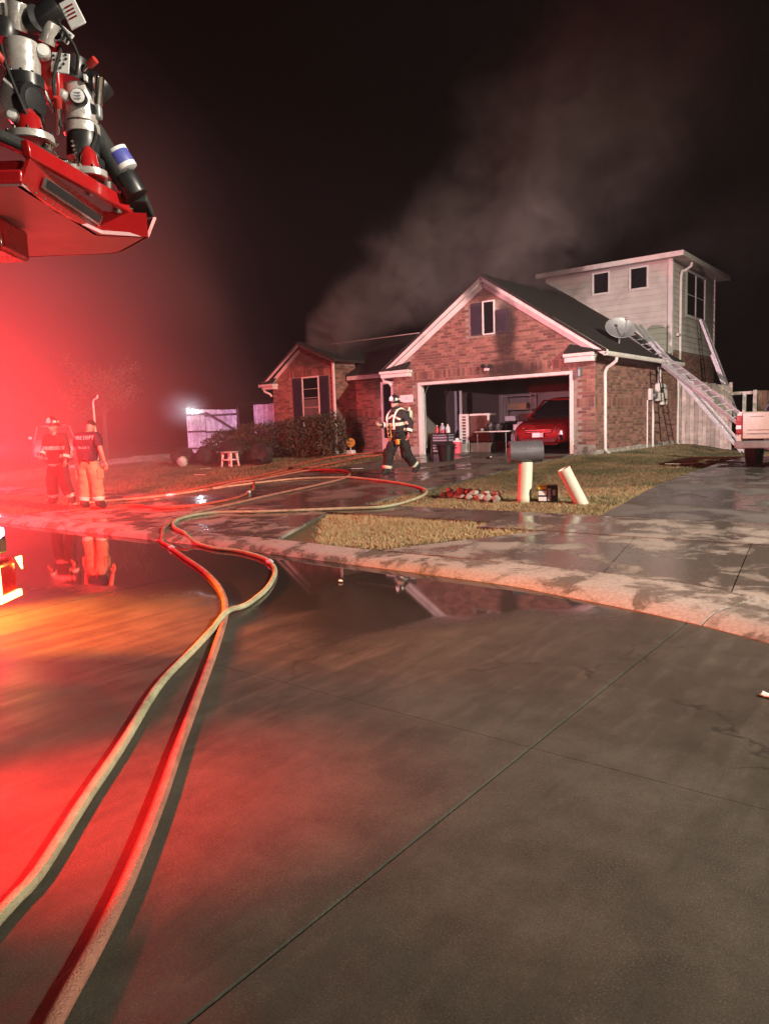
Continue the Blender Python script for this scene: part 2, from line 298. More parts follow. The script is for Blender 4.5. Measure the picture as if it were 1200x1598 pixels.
# ---------------------------------------------------------------- mesh helpers
def link(o, parent=None):
    COL.objects.link(o)
    if parent is not None: o.parent = parent
    return o
def thing(name, label, cat, loc=(0, 0, 0), rz=0.0, group=None):
    o = bpy.data.objects.new(name, None); COL.objects.link(o)
    o.empty_display_size = .2
    o.location = loc; o.rotation_euler = (0, 0, rz); o['label'] = label; o['category'] = cat
    if group: o['group'] = group
    return o
def tag(o, label, cat, group=None):
    o['label'] = label; o['category'] = cat
    if group: o['group'] = group
    return o
class MB:
    def __init__(s): s.v = []; s.f = []
    def add(s, v, f):
        k = len(s.v); s.v += [tuple(p) for p in v]; s.f += [tuple(i+k for i in q) for q in f]; return s
    def box(s, c, d, rot=None):
        x, y, z = (q/2 for q in d)
        P = [Vector(p) for p in ((-x,-y,-z),(x,-y,-z),(x,y,-z),(-x,y,-z),(-x,-y,z),(x,-y,z),(x,y,z),(-x,y,z))]
        if rot is not None: P = [rot @ p for p in P]
        return s.add([p+Vector(c) for p in P], [(3,2,1,0),(4,5,6,7),(0,1,5,4),(1,2,6,5),(2,3,7,6),(3,0,4,7)])
    def bb(s, x0, x1, y0, y1, z0, z1): return s.box(((x0+x1)/2, (y0+y1)/2, (z0+z1)/2), (x1-x0, y1-y0, z1-z0))
    def beam(s, a, b, w, h, up=(0, 0, 1)):
        a, b = Vector(a), Vector(b); d = (b-a); L = d.length; d.normalize()
        sd = d.cross(Vector(up)).normalized(); u2 = sd.cross(d).normalized()
        m = Matrix((d, sd, u2)).transposed()
        return s.box((a+b)/2, (L, w, h), m)
    def tube(s, path, r, n=8, caps=True, rx=1.0):
        path = [Vector(p) for p in path]; N = len(path)
        rr = r if isinstance(r, (list, tuple)) else [r]*N
        up = Vector((0, 0, 1)); t0 = (path[1]-path[0]).normalized()
        if abs(t0.dot(up)) > .95: up = Vector((1, 0, 0))
        a = t0.cross(up).normalized(); vs = []; fs = []
        for i in range(N):
            t = (path[min(i+1, N-1)]-path[max(i-1, 0)])
            t = t.normalized() if t.length > 1e-9 else t0
            a = (a - t*a.dot(t)); a = a.normalized() if a.length > 1e-6 else t.orthogonal().normalized()
            b2 = t.cross(a)
            for k in range(n):
                q = 2*math.pi*k/n
                vs.append(path[i] + (a*math.cos(q)*rx + b2*math.sin(q))*rr[i])
        for i in range(N-1):
            for k in range(n):
                k2 = (k+1) % n
                fs.append((i*n+k, i*n+k2, (i+1)*n+k2, (i+1)*n+k))
        if caps: fs.append(tuple(range(n))[::-1]); fs.append(tuple((N-1)*n+k for k in range(n)))
        return s.add(vs, fs)
    def lathe(s, prof, n=16, m=None):
        m = m or Matrix.Identity(4); vs = []; fs = []; N = len(prof)
        for r, z in prof:
            for k in range(n):
                q = 2*math.pi*k/n; vs.append(m @ Vector((r*math.cos(q), r*math.sin(q), z)))
        for i in range(N-1):
            for k in range(n):
                k2 = (k+1) % n; fs.append((i*n+k, i*n+k2, (i+1)*n+k2, (i+1)*n+k))
        if prof[0][0] > 1e-5: fs.append(tuple(range(n))[::-1])
        if prof[-1][0] > 1e-5: fs.append(tuple((N-1)*n+k for k in range(n)))
        return s.add(vs, fs)
    def prism(s, poly, off):
        """polygon of 3-D points extruded by the vector off"""
        n = len(poly); P = [Vector(p) for p in poly]; Q = [p+Vector(off) for p in P]
        fs = [tuple(range(n))[::-1], tuple(range(n, 2*n))] + [(i, (i+1) % n, n+(i+1) % n, n+i) for i in range(n)]
        return s.add(P+Q, fs)
    def ball(s, c, r, n=12, k=8, m=None):
        r = r if isinstance(r, tuple) else (r, r, r)
        prof = [(max(math.sin(math.pi*i/k), 1e-6), -math.cos(math.pi*i/k)) for i in range(k+1)]
        mm = Matrix.Translation(c) @ (m or Matrix.Identity(4)) @ Matrix.Diagonal((*r, 1))
        return s.lathe(prof, n, mm)
    def mesh(s, name, smooth=False, ang=35):
        me = bpy.data.meshes.new(name); me.from_pydata(s.v, [], s.f); me.validate()
        bm = bmesh.new(); bm.from_mesh(me); bmesh.ops.remove_doubles(bm, verts=bm.verts, dist=1e-5)
        bmesh.ops.recalc_face_normals(bm, faces=bm.faces); bm.to_mesh(me); bm.free()
        if smooth: shade(me, ang)
        return me
    def build(s, name, m, parent=None, smooth=False, bevel=0.0, ang=35, segs=2):
        me = s.mesh(name, smooth, ang); me.materials.append(MT[m] if isinstance(m, str) else m)
        o = link(bpy.data.objects.new(name, me), parent)
        if bevel:
            b = o.modifiers.new('bevel', 'BEVEL'); b.width = bevel; b.segments = segs; b.limit_method = 'ANGLE'; b.angle_limit = R(40)
            shade(me, 50)
        return o
def shade(me, ang=35):
    me.polygons.foreach_set('use_smooth', [True]*len(me.polygons))
    me.set_sharp_from_angle(angle=R(ang))
def mobj(name, me, m, parent=None):
    if m is not None and not me.materials: me.materials.append(MT[m])
    return link(bpy.data.objects.new(name, me), parent)
def T(x, y, z): return Matrix.Translation((x, y, z))
def axis_m(c, d, roll=0):
    """matrix taking +Z to direction d, origin at c"""
    return Matrix.Translation(c) @ Vector(d).to_track_quat('Z', 'Y').to_matrix().to_4x4() @ Matrix.Rotation(roll, 4, 'Z')
def copy_tree(o, parent=None):
    c = o.copy(); COL.objects.link(c); c.parent = parent
    for ch in [q for q in o.children]: copy_tree(ch, c)
    return c
def evalmesh(o):
    dg = bpy.context.evaluated_depsgraph_get(); dg.update()
    me = bpy.data.meshes.new_from_object(o.evaluated_get(dg)); return me
def textmesh(txt, size, depth=.002, align='CENTER'):
    cu = bpy.data.curves.new('text', 'FONT'); cu.body = txt; cu.size = size; cu.extrude = depth
    cu.align_x = align; cu.align_y = 'CENTER'; cu.resolution_u = 3
    o = bpy.data.objects.new('text', cu); COL.objects.link(o); me = evalmesh(o)
    bpy.data.objects.remove(o); bpy.data.curves.remove(cu); return me
def sm(e0, e1, x):
    t = min(1, max(0, (x-e0)/(e1-e0))); return t*t*(3-2*t)
def zl(x, y):
    """height of the graded lot"""
    z = max(.649 + .045*min(y, 0), .07)
    return z - .27*sm(-2.5, 4.5, y)*sm(.2, 2.2, x)*(1-sm(5, 8, x))
GY = [(-60,-12.5),(-3,-12.48),(0.4,-12.476),(1.6,-12.54),(2.95,-12.577),(4.24,-12.66),(4.98,-12.848),(5.6,-13.005),(6.15,-13.194),(6.625,-13.403),(8,-14.3),(9.6,-15.9),(10.8,-18),(11.6,-21),(12,-26)]
def gutter(x):
    for (a, b), (c, d) in zip(GY, GY[1:]):
        if a <= x <= c: return b + (d-b)*(x-a)/(c-a)
    return GY[-1][1]
def curbw(x): return .40 + .38*sm(2.5, 6.2, x)
def catmull(P, step=.08):
    P = [Vector(p) for p in P]; out = []
    for i in range(len(P)-1):
        p0, p1, p2, p3 = P[max(i-1, 0)], P[i], P[i+1], P[min(i+2, len(P)-1)]
        n = max(2, int((p2-p1).length/step))
        for k in range(n):
            t = k/n
            out.append(.5*((2*p1) + (p2-p0)*t + (2*p0-5*p1+4*p2-p3)*t*t + (3*p1-p0-3*p2+p3)*t**3))
    out.append(P[-1]); return out

# ================================================================ SETTING
def structure(name, loc=(0, 0, 0)):
    o = bpy.data.objects.new(name, None); COL.objects.link(o); o.location = loc; o['kind'] = 'structure'; return o
# far ground under everything
g = MB().bb(-75, 75, -60, 75, -.6, -.12).build('ground', 'soil'); g['kind'] = 'structure'
# street: cast concrete slabs with open joints
road = structure('road')
MB().bb(-60, 14, -45, -11.9, -.11, -.014).build('joint_bed', 'rubber', road)
xs = [-60, -35, -19.9, -14.7, -9.5, -4.35, .82, 6.0, 11.2, 14]; ys = [-45, -33, -24.4, -20.1, -15.8, -12.0]
for i in range(len(xs)-1):
    for j in range(len(ys)-1):
        MB().bb(xs[i]+.0085, xs[i+1]-.0085, ys[j]+.0015, ys[j+1]-.0015, -.06, 0).build('road_slab', 'road', road)
# lawn sheet (soil under the grass), rising to the house
cols = sorted(set(list(np.linspace(-70, -24, 9)) + list(np.linspace(-23, 14, 75)) + list(np.linspace(15, 72, 10))))
vs = []; fs = []; NR = 46
for x in cols:
    y0 = gutter(x)+curbw(x)-.03 if x < 12 else -56
    y0 = max(y0, -56)
    for j in range(NR):
        t = j/(NR-1); y = y0 + (70-y0)*t**1.9
        vs.append((x, y, zl(x, y)-.03))
for i in range(len(cols)-1):
    for j in range(NR-1):
        a = i*NR+j; fs.append((a, a+NR, a+NR+1, a+1))
lm = bpy.data.meshes.new('lawn'); lm.from_pydata(vs, [], fs); shade(lm, 60); lm.materials.append(MT['soil'])
lawn = link(bpy.data.objects.new('lawn', lm)); lawn['kind'] = 'structure'

# rolled concrete curb, cast in lengths
curb = structure('curb')
cj = [-60, -30, -14.2, -9.9, -5.9, -1.9, 2.05, 6.12, 8.6, 10.6, 11.6, 12]
for a, b in zip(cj, cj[1:]):
    n = max(4, int((b-a)/.12)) if a > -15 else 8
    vs = []; fs = []; prof = [(0, -.05), (0, .004), (.04, .022), (.14, .06), (.24, .082), (.36, None), (1.0, None), (1.0, -.05)]
    for i in range(n+1):
        x = a+.008+(b-a-.016)*i/n; gy = gutter(x); w = curbw(x); ok = x < 8
        dx = .05; tg = (gutter(x+dx)-gutter(x-dx))/(2*dx); nn = Vector((-tg, 1, 0)).normalized()
        ztop = zl(x, gy+w) + .012
        for t, z in prof:
            q = Vector((x, gy, 0)) + nn*(w*t)
            if z is None: z2 = ztop if t == 1.0 else .082 + (ztop-.082)*.35
            else: z2 = z
            vs.append((q.x, q.y, z2 + (.004*mnoise.noise(q*6) if z2 > 0 else 0)))
    k = len(prof)
    for i in range(n):
        for j in range(k-1): fs.append((i*k+j, (i+1)*k+j, (i+1)*k+j+1, i*k+j+1))
    fs.append(tuple(range(k))); fs.append(tuple(n*k+j for j in range(k))[::-1])
    mb = MB().add(vs, fs); mb.build('curb_stone', 'curb', curb, smooth=True, ang=30)

def slab(parent, name, poly, m, dz=0.0, th=.07, gap=.007, sub=.6):
    """a cast slab following the grade; poly = plan outline"""
    bm = bmesh.new(); c = sum((Vector((p[0], p[1], 0)) for p in poly), Vector())/len(poly)
    P = []
    for p in poly:
        q = Vector((p[0], p[1], 0)); d = (c-q); P.append(q + d.normalized()*gap*1.4)
    f = bm.faces.new([bm.verts.new(p) for p in P])
    L = max((P[i]-P[i-1]).length for i in range(len(P)))
    x0, x1 = min(p.x for p in P), max(p.x for p in P); y0, y1 = min(p.y for p in P), max(p.y for p in P)
    for ax, a, b in ((0, x0, x1), (1, y0, y1)):
        for k in range(1, int((b-a)/sub)+1):
            q = a+(b-a)*k/(int((b-a)/sub)+1); pc = (q, 0, 0) if ax == 0 else (0, q, 0); pn = (1, 0, 0) if ax == 0 else (0, 1, 0)
            bmesh.ops.bisect_plane(bm, geom=bm.verts[:]+bm.edges[:]+bm.faces[:], plane_co=pc, plane_no=pn)
    top = bm.faces[:]
    r = bmesh.ops.extrude_face_region(bm, geom=top)
    nv = set(e for e in r['geom'] if isinstance(e, bmesh.types.BMVert))
    for v in bm.verts: v.co.z = zl(v.co.x, v.co.y) + dz - (0 if v in nv else th)
    bmesh.ops.recalc_face_normals(bm, faces=bm.faces)
    me = bpy.data.meshes.new(name); bm.to_mesh(me); bm.free(); me.materials.append(MT[m])
    return link(bpy.data.objects.new(name, me), parent)
# driveway of the burning house
drv = structure('driveway')
dx = [-5.95, -3.25, -.58]; dy = [-9.12, -6.1, -3.05, -.02]
for i in range(2):
    for j in range(3): slab(drv, 'driveway_slab', [(dx[i], dy[j]), (dx[i+1], dy[j]), (dx[i+1], dy[j+1]), (dx[i], dy[j+1])], 'drive', .01)
ap = [(-6.9, None), (-4.9, None), (-3.25, None), (-1.5, None), (.35, None)]
tp = [-5.95, -4.7, -3.25, -1.8, -.58]
for i in range(4):
    a, b = ap[i][0], ap[i+1][0]
    ya, yb = gutter(a)+curbw(a)+.01, gutter(b)+curbw(b)+.01
    slab(drv, 'apron_slab', [(a, ya), (b, yb), (tp[i+1], -10.02), (tp[i], -10.02)], 'sidewalk', .012)
# public pavement along the lots
pav = structure('pavement')
for x in np.arange(-24.5, 14, 1.5):
    x = float(x)
    yb = -10.0 if x < 2.2 else -10.38
    slab(pav, 'pavement_slab', [(x, yb), (x+1.5, yb), (x+1.5, -9.12), (x, -9.12)], 'drive' if -6 < x < 1.5 else 'sidewalk', .012)
# neighbour's driveway with its fanned apron
ndv = structure('neighbour_driveway')
for y0, y1, xa, xb in ((-9.11, -5.6, 3.72, 3.46), (-5.6, -2.2, 3.46, 3.62), (-2.2, 1.6, 3.62, 3.9), (1.6, 6, 3.9, 3.9)):
    slab(ndv, 'driveway_slab', [(xa, y0), (6.3, y0), (6.3, y1), (xb, y1)], 'drive_grey', .012)
    slab(ndv, 'driveway_slab', [(6.3, y0), (9.2, y0), (9.2, y1), (6.3, y1)], 'drive_grey', .012)
fan = [(2.25, 2.05), (3.6, 3.3), (4.95, 4.35), (6.15, 5.6), (7.4, 7.1), (8.6, 8.6)]
for (a, ta), (b, tb) in zip(fan, fan[1:]):
    ya, yb = gutter(a)+curbw(a)+.012, gutter(b)+curbw(b)+.012
    if a < 3:   # beside the tip of the grass strip
        slab(ndv, 'apron_slab', [(a-.1, ya), (b, yb), (tb+.45, -10.4), (3.45, -10.4)], 'sidewalk', .012)
    elif a < 4: slab(ndv, 'apron_slab', [(a, ya), (b, yb), (tb+.3, -10.4), (ta+.45, -10.4)], 'sidewalk', .012)
    else: slab(ndv, 'apron_slab', [(a, ya), (b, yb), (tb+.3, -10.4), (ta+.3, -10.4)], 'sidewalk', .012)

# grass: straw strip at the kerb, half dormant lawns
def inpoly(P, poly):
    x, y = P[:, 0], P[:, 1]; ins = np.zeros(len(P), bool); n = len(poly); j = n-1
    for i in range(n):
        xi, yi = poly[i]; xj, yj = poly[j]
        c = ((yi > y) != (yj > y)) & (x < (xj-xi)*(y-yi)/(yj-yi+1e-12)+xi); ins ^= c; j = i
    return ins
def grass(name, poly, dens, h, w, m, jag=.10, base=0.0):
    px = [p[0] for p in poly]; py = [p[1] for p in poly]
    A = (max(px)-min(px))*(max(py)-min(py)); n = int(A*dens)
    P = np.stack([rng.uniform(min(px)-.1, max(px)+.1, n), rng.uniform(min(py)-.1, max(py)+.1, n)], 1)
    Q = P + rng.normal(0, jag*.5, P.shape); P = P[inpoly(Q, poly)]; n = len(P)
    cl = np.array([mnoise.noise((p[0]*1.7, p[1]*1.7, 3.1)) + .6*mnoise.noise((p[0]*5, p[1]*5, 1.3)) for p in P])
    keep = rng.uniform(-.9, .9, n) < cl+.55; P = P[keep]; cl = cl[keep]; n = len(P)
    z = np.array([zl(p[0], p[1]) for p in P]) - .03 + base
    ang = rng.uniform(0, 2*np.pi, n); hh = h*rng.uniform(.35, 1.15, n)*(1+.5*cl); lean = rng.normal(0, .75, (n, 2))*hh[:, None]
    dx, dy = np.cos(ang)*w/2, np.sin(ang)*w/2
    V = np.empty((n, 3, 3)); V[:, 0] = np.stack([P[:, 0]-dx, P[:, 1]-dy, z], 1); V[:, 1] = np.stack([P[:, 0]+dx, P[:, 1]+dy, z], 1)
    V[:, 2] = np.stack([P[:, 0]+lean[:, 0], P[:, 1]+lean[:, 1], z+np.maximum(hh, .012)], 1)
    me = bpy.data.meshes.new(name); me.vertices.add(3*n); me.vertices.foreach_set('co', V.ravel())
    me.loops.add(3*n); me.loops.foreach_set('vertex_index', np.arange(3*n, dtype=np.int32))
    me.polygons.add(n); me.polygons.foreach_set('loop_start', np.arange(0, 3*n, 3, dtype=np.int32)); me.polygons.foreach_set('loop_total', np.full(n, 3, dtype=np.int32))
    me.update(); me.validate(); me.materials.append(MT[m])
    o = link(bpy.data.objects.new(name, me)); o['kind'] = 'stuff'; return o
grass('verge_grass', [(-.55, -10.05), (.2, -11.0), (1.05, -11.98), (2.05, -11.95), (2.5, -11.2), (3.2, -10.75), (3.72, -10.1), (3.4, -9.98), (1.7, -10.0)], 6500, .05, .011, 'straw', .1)
grass('front_lawn_grass', [(-.5, 0.0), (-.5, -8.5), (-.45, -9.05), (3.72, -9.05), (3.9, -8.4), (3.4, -5.6), (3.5, -2.2), (3.85, 1.6), (3.85, 6.8), (.1, 6.8), (.1, 0)], 2600, .036, .012, 'lawn_grass', .12)
grass('front_lawn_edge_grass', [(-.5, -7.9), (.3, -8.3), (1.0, -7.2), (2.6, -6.4), (3.4, -5.8), (3.9, -8.4), (3.78, -9.1), (-.45, -9.1)], 3000, .042, .011, 'straw', .22)
grass('left_lawn_grass', [(-6.0, .6), (-6.0, -9.0), (-20, -9.0), (-21, 2.4), (-13.3, 2.4), (-13.3, .9), (-10, .9)], 620, .06, .016, 'lawn_grass', .15)
grass('left_verge_grass', [(-6.05, -10.1), (-6.8, -12.0), (-18, -12.0), (-18, -10.1)], 620, .06, .014, 'lawn_grass', .1)

# ================================================================ HOUSE
Z0 = .649
house = thing('brick_house', 'smoke stained brick house with open garage, gables and white sided upper storey', 'house', (0, 0, Z0))
H = house
BR_L, BR_H, BR_J = .235, .071, .012
stuff_bricks = []
single_spots = []
def brick_wall(o, d, nrm, s0, s1, z0, z1, inside, soldiers=(), single=False):
    """bricks proud of the mortar plane: o = plan origin, d = direction along the wall, nrm = outward"""
    d = Vector((d[0], d[1], 0)); nrm = Vector((nrm[0], nrm[1], 0)); o = Vector((o[0], o[1], 0))
    z = z0; row = 0; out = []
    while z < z1-.03:
        sol = next((q for q in soldiers if abs(q-z) < .042), None)
        if sol is not None: h = .235; L = .071
        else: h = BR_H; L = BR_L
        s = s0 + (0 if sol is not None or row % 2 == 0 else -(L+BR_J)/2)
        while s < s1-.02:
            a, b = max(s, s0+.002), min(s+L, s1-.002)
            if b-a > .03 and inside((a+b)/2, z+h/2) and inside(a+.01, z+h/2) and inside(b-.01, z+h/2):
                out.append((o + d*((a+b)/2) + Vector((0, 0, z+h/2)), d, nrm, b-a, h, sol is not None))
            s += L+BR_J
        z += h+BR_J; row += 1
    return out
def brick_box(mb, q):
    c, d, n, L, h, _ = q; j = random.uniform(-.0025, .003)
    m = Matrix((d, n, Vector((0, 0, 1)))).transposed()
    mb.box(c + n*(j), (L, .022, h+random.uniform(-.002, .002)), m)
std = MB().box((0, 0, 0), (BR_L, .022, BR_H)).mesh('brick'); std.materials.append(MT['brick'])
std2 = MB().box((0, 0, 0), (BR_L/2-BR_J/2, .022, BR_H)).mesh('brick'); std2.materials.append(MT['brick'])
sold = MB().box((0, 0, 0), (.071, .022, .235)).mesh('brick'); sold.materials.append(MT['brick'])
BUDGET = [300]
def lay(wall, bricks, singles):
    mb = MB(); n = 0
    for q in bricks:
        if BUDGET[0] > 0 and singles(q[0]):
            c, d, nn, L, h, s = q
            me = sold if s else std if L > .2 else std2
            ob = bpy.data.objects.new('brick', me); COL.objects.link(ob); ob.parent = wall
            ob.location = c + nn*random.uniform(-.002, .003); ob.rotation_euler.z = math.atan2(d.y, d.x)
            if not s and L < .2: ob.scale.x = L/(BR_L/2-BR_J/2)
            BUDGET[0] -= 1
        else: brick_box(mb, q)
    if mb.v:
        o = mb.build('brickwork', 'brick', wall); o['kind'] = 'stuff'
DOOR = (-5.585, -.703, 2.15)
# garage front: two piers, lintel, gable
fw = MB().bb(-6.65, -5.70, 0, .2, -.3, 2.7).bb(-.60, 0, 0, .2, -.3, 2.7).bb(-5.70, -.60, 0, .2, 2.24, 2.7)
fw.prism([(-6.65, 0, 2.7), (0, 0, 2.7), (-3.32, 0, 4.99)], (0, .2, 0))
fwall = fw.build('front_wall', 'mortar', H)
def in_front(s, z):
    x = s-6.65
    if -5.72 < x < -.58 and z < 2.25: return False
    if -3.77 < x < -2.52 and 3.42 < z < 4.42: return False
    if z > 2.62: return z < 2.62 + .686*min(x+6.62, -x-.02)
    return True
bf = brick_wall((-6.65, 0), (1, 0), (0, -1), 0, 6.65, .26, 4.95, in_front, (1.256, 2.335))
# base course of the piers
lay(fwall, bf, lambda c: c.x > -.62 and c.z < 2.6)
MB().bb(-6.66, -5.70, -.035, .0, -.30, .245).bb(-.60, .012, -.035, .0, -.30, .245).build('base_course', 'curb', H, bevel=.01)
# side wall (faces the neighbour)
swall = MB().bb(-.2, 0, .2, 6.6, -.5, 2.66).bb(-.2, 0, 6.6, 12.0, -.5, 3.1).build('side_wall', 'mortar', H)
def in_side(s, z): return z < (2.55 if s < 6.35 else 3.08)
bs = brick_wall((0, 0), (0, 1), (1, 0), .004, 12.0, .11, 3.1, in_side, (1.272,))
lay(swall, bs, lambda c: c.y < 3.0 and .3 < c.z < 1.75)
fd = MB()
for k in range(26):
    y = .02 + k*.47
    fd.box((.018, y+.2, -.22+random.uniform(-.02, .02)), (.05, .44, .60+random.uniform(-.08, .06)))
fd.build('foundation', 'concrete_old', H, bevel=.02)
# other walls
lw = MB().bb(-6.65, -6.45, .2, 2.2, -.3, 2.7).build('garage_return_wall', 'mortar', H)
lay(lw, brick_wall((-6.65, 2.2), (0, -1), (-1, 0), 0, 2.0, .02, 2.7, lambda s, z: True), lambda c: False)
ew = MB().bb(-10.06, -6.45, 2.2, 2.4, -.3, 2.75).build('entry_wall', 'mortar', H)
lay(ew, brick_wall((-10.06, 2.2), (1, 0), (0, -1), 0, 3.41, .02, 2.75, lambda s, z: not (1.20 < s < 2.9 and z < 2.5), (1.29,)), lambda c: False)
ww = MB().prism([(-13.19, 1, -.3), (-10.06, 1, -.3), (-10.06, 1, 3.2), (-11.62, 1, 3.92), (-13.19, 1, 2.78)], (0, .2, 0)).build('wing_wall', 'mortar', H)
def in_wing(s, z):
    x = s-13.19
    if -12.14 < x < -10.27 and .85 < z < 2.86: return False
    if z > 2.7 and z > 2.72 + .69*(x+13.15): return False
    return z < 3.25 + .40*(-10.06-x)
lay(ww, brick_wall((-13.19, 1), (1, 0), (0, -1), 0, 3.13, .02, 3.85, in_wing, (2.88,)), lambda c: False)
ws = MB().bb(-10.26, -10.06, 1.2, 2.2, -.3, 3.3).build('wing_side_wall', 'mortar', H)
lay(ws, brick_wall((-10.06, 1), (0, 1), (1, 0), .004, 1.2, .02, 3.2, lambda s, z: True, (1.29,)), lambda c: False)
MB().bb(-13.19, -12.99, 1.2, 10, -.3, 2.7).bb(-13.19, 0, 11.8, 12, -.3, 3.1).build('back_wall', 'mortar', H)

# garage door frame, raised door and interior
MB().bb(-5.70, -5.585, -.04, .16, -.02, 2.15).bb(-.703, -.60, -.04, .16, -.02, 2.15).bb(-5.70, -.60, -.04, .16, 2.15, 2.235).build('door_frame', 'trim_plain', H, bevel=.008)
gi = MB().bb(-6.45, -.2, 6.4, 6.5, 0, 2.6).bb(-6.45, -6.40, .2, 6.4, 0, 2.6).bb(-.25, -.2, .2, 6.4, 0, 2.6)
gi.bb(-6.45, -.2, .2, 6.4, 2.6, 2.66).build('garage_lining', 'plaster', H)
MB().bb(-6.45, -.2, -.01, 6.4, -.25, 0.0).build('garage_floor', 'drive_grey', H)
gd = MB()
for k in range(4): gd.bb(-5.56, -.73, .5+k*.56, 1.045+k*.56, 2.34, 2.39)
gd.build('raised_garage_door', 'trim_plain', H, bevel=.01)
MB().tube([(-5.62, .25, .2), (-5.62, .25, 1.9), (-5.62, .6, 2.3), (-5.62, 3.0, 2.33)], .02, 6).build('door_track', 'galv', H); MB().tube([(-.66, .25, .2), (-.66, .25, 1.9), (-.66, .6, 2.3), (-.66, 3.0, 2.33)], .02, 6).build('door_track', 'galv', H)

# gable window with shutters; wing window; upper windows
def window(x0, x1, z0, z1, y, fr=.045, rails=(), mull=(), depth=.05):
    f = MB().bb(x0, x1, y-depth, y+.02, z1-fr, z1).bb(x0, x1, y-depth, y+.02, z0, z0+fr)
    f.bb(x0, x0+fr, y-depth, y+.02, z0+fr, z1-fr).bb(x1-fr, x1, y-depth, y+.02, z0+fr, z1-fr)
    for z, w in rails: f.bb(x0+fr, x1-fr, y-depth+.012, y+.01, z-w/2, z+w/2)
    for x, w in mull: f.bb(x-w/2, x+w/2, y-depth+.014, y+.01, z0+fr, z1-fr)
    o = f.build('window', 'trim_plain', H, bevel=.004)
    MB().bb(x0+fr*.6, x1-fr*.6, y-depth+.028, y-depth+.034, z0+fr*.6, z1-fr*.6).build('pane', 'glass', o)
    return o
def shutter(x0, x1, z0, z1, y):
    s = MB().bb(x0, x1, y-.035, y-.005, z0, z1)
    n = int((z1-z0-.1)/.06)
    for k in range(n): s.box(((x0+x1)/2, y-.042, z0+.07+k*.06), (x1-x0-.07, .016, .05), Matrix.Rotation(.45, 3, 'X'))
    return s.build('shutter', 'shutter', H)
window(-3.345, -2.945, 3.44, 4.40, 0, .04)
shutter(-3.74, -3.36, 3.46, 4.38, 0); shutter(-2.93, -2.55, 3.46, 4.10, 0)
wo = window(-11.62, -10.77, .9, 2.83, 1, .05, ((1.71, .05), (2.38, .014), (2.06, .014)), ())
shutter(-12.10, -11.65, .9, 2.81, 1); shutter(-10.74, -10.30, .9, 2.81, 1)
cur = MB()
for k in range(14): cur.bb(-11.55+k*.055, -11.515+k*.055, .955, .957, .96, 2.0)
cur.build('curtain', 'plaster', wo)
# front door surround with sidelight
fdoor = MB().bb(-8.82, -8.74, 2.10, 2.2, 0, 2.42).bb(-8.36, -8.26, 2.10, 2.2, 0, 2.42).bb(-8.82, -7.16, 2.10, 2.2, 2.42, 2.5).bb(-7.24, -7.16, 2.10, 2.2, 0, 2.42).bb(-8.74, -8.36, 2.12, 2.2, 0, .5).build('front_door', 'trim_plain', H)
MB().bb(-8.74, -8.36, 2.15, 2.17, .5, 2.42).build('sidelight', 'glass', fdoor)
MB().bb(-8.26, -7.24, 2.14, 2.19, 0, 2.42).build('door_leaf', 'shutter', fdoor)

# rakes, frieze boards, eave returns
def rake(a, b, drop=.0, w=.03, h=.17, y=-.12, mt='white_trim'):
    MB().beam((a[0], y, a[1]-drop), (b[0], y, b[1]-drop), w, h, (0, -1, 0) if False else (0, 0, 1)).build('rake_board', mt, H, bevel=.006)
rake((-7.05, 2.60), (-3.32, 5.06)); rake((-3.32, 5.06), (.36, 2.62))
rake((-6.62, 2.71), (-3.32, 4.86), 0, .03, .15, -.018); rake((-3.32, 4.86), (-.02, 2.70), 0, .03, .13, -.018)
def soffit(pts): MB().prism(pts, (0, 0, -.02)).build('soffit', 'white_trim', H)
MB().prism([(-7.0, -.11, 2.56), (-3.32, -.11, 4.97), (-3.32, 0, 4.97), (-7.0, 0, 2.56)], (0, 0, .015)).build('soffit', 'trim_plain', H)
MB().prism([(-3.32, -.11, 4.97), (.33, -.11, 2.56), (.33, 0, 2.56), (-3.32, 0, 4.97)], (0, 0, .015)).build('soffit', 'trim_plain', H)
# eave return boxes (left and right) with little charred roofs on them
def eave_return(x0, x1, y0, y1, z0, z1):
    o = MB().bb(x0, x1, y0, y1, z0, z1).bb(x0-.03, x1+.03, y0-.04, y1, z1, z1+.09).build('eave_return', 'white_trim', H, bevel=.012)
    return o
eave_return(-6.98, -5.92, -.24, 0.0, 2.44, 2.56); eave_return(-.75, .05, -.26, 0.0, 2.44, 2.58)
MB().prism([(-.76, -.30, 2.675), (.30, -.30, 2.675), (.30, .0, 2.70), (-.70, .0, 2.93)], (0, 0, .02)).build('return_roof', 'shingle', H)
MB().prism([(-7.05, -.28, 2.655), (-5.9, -.28, 2.655), (-5.95, 0, 2.90), (-7.05, 0, 2.72)], (0, 0, .02)).build('return_roof', 'shingle', H)
# garage roof
def roof(name, quad, th=.09, m='shingle'): return MB().prism(quad, (0, 0, th)).build(name, m, H)
roof('roof_slope', [(.36, -.14, 2.63), (.36, 6.56, 2.63), (-3.32, 6.56, 5.075), (-3.32, -.14, 5.075)])
roof('roof_slope', [(-3.32, -.14, 5.075), (-3.32, 6.56, 5.075), (-6.6, 6.56, 2.85), (-7.05, 2.0, 2.60), (-7.05, -.14, 2.60)])
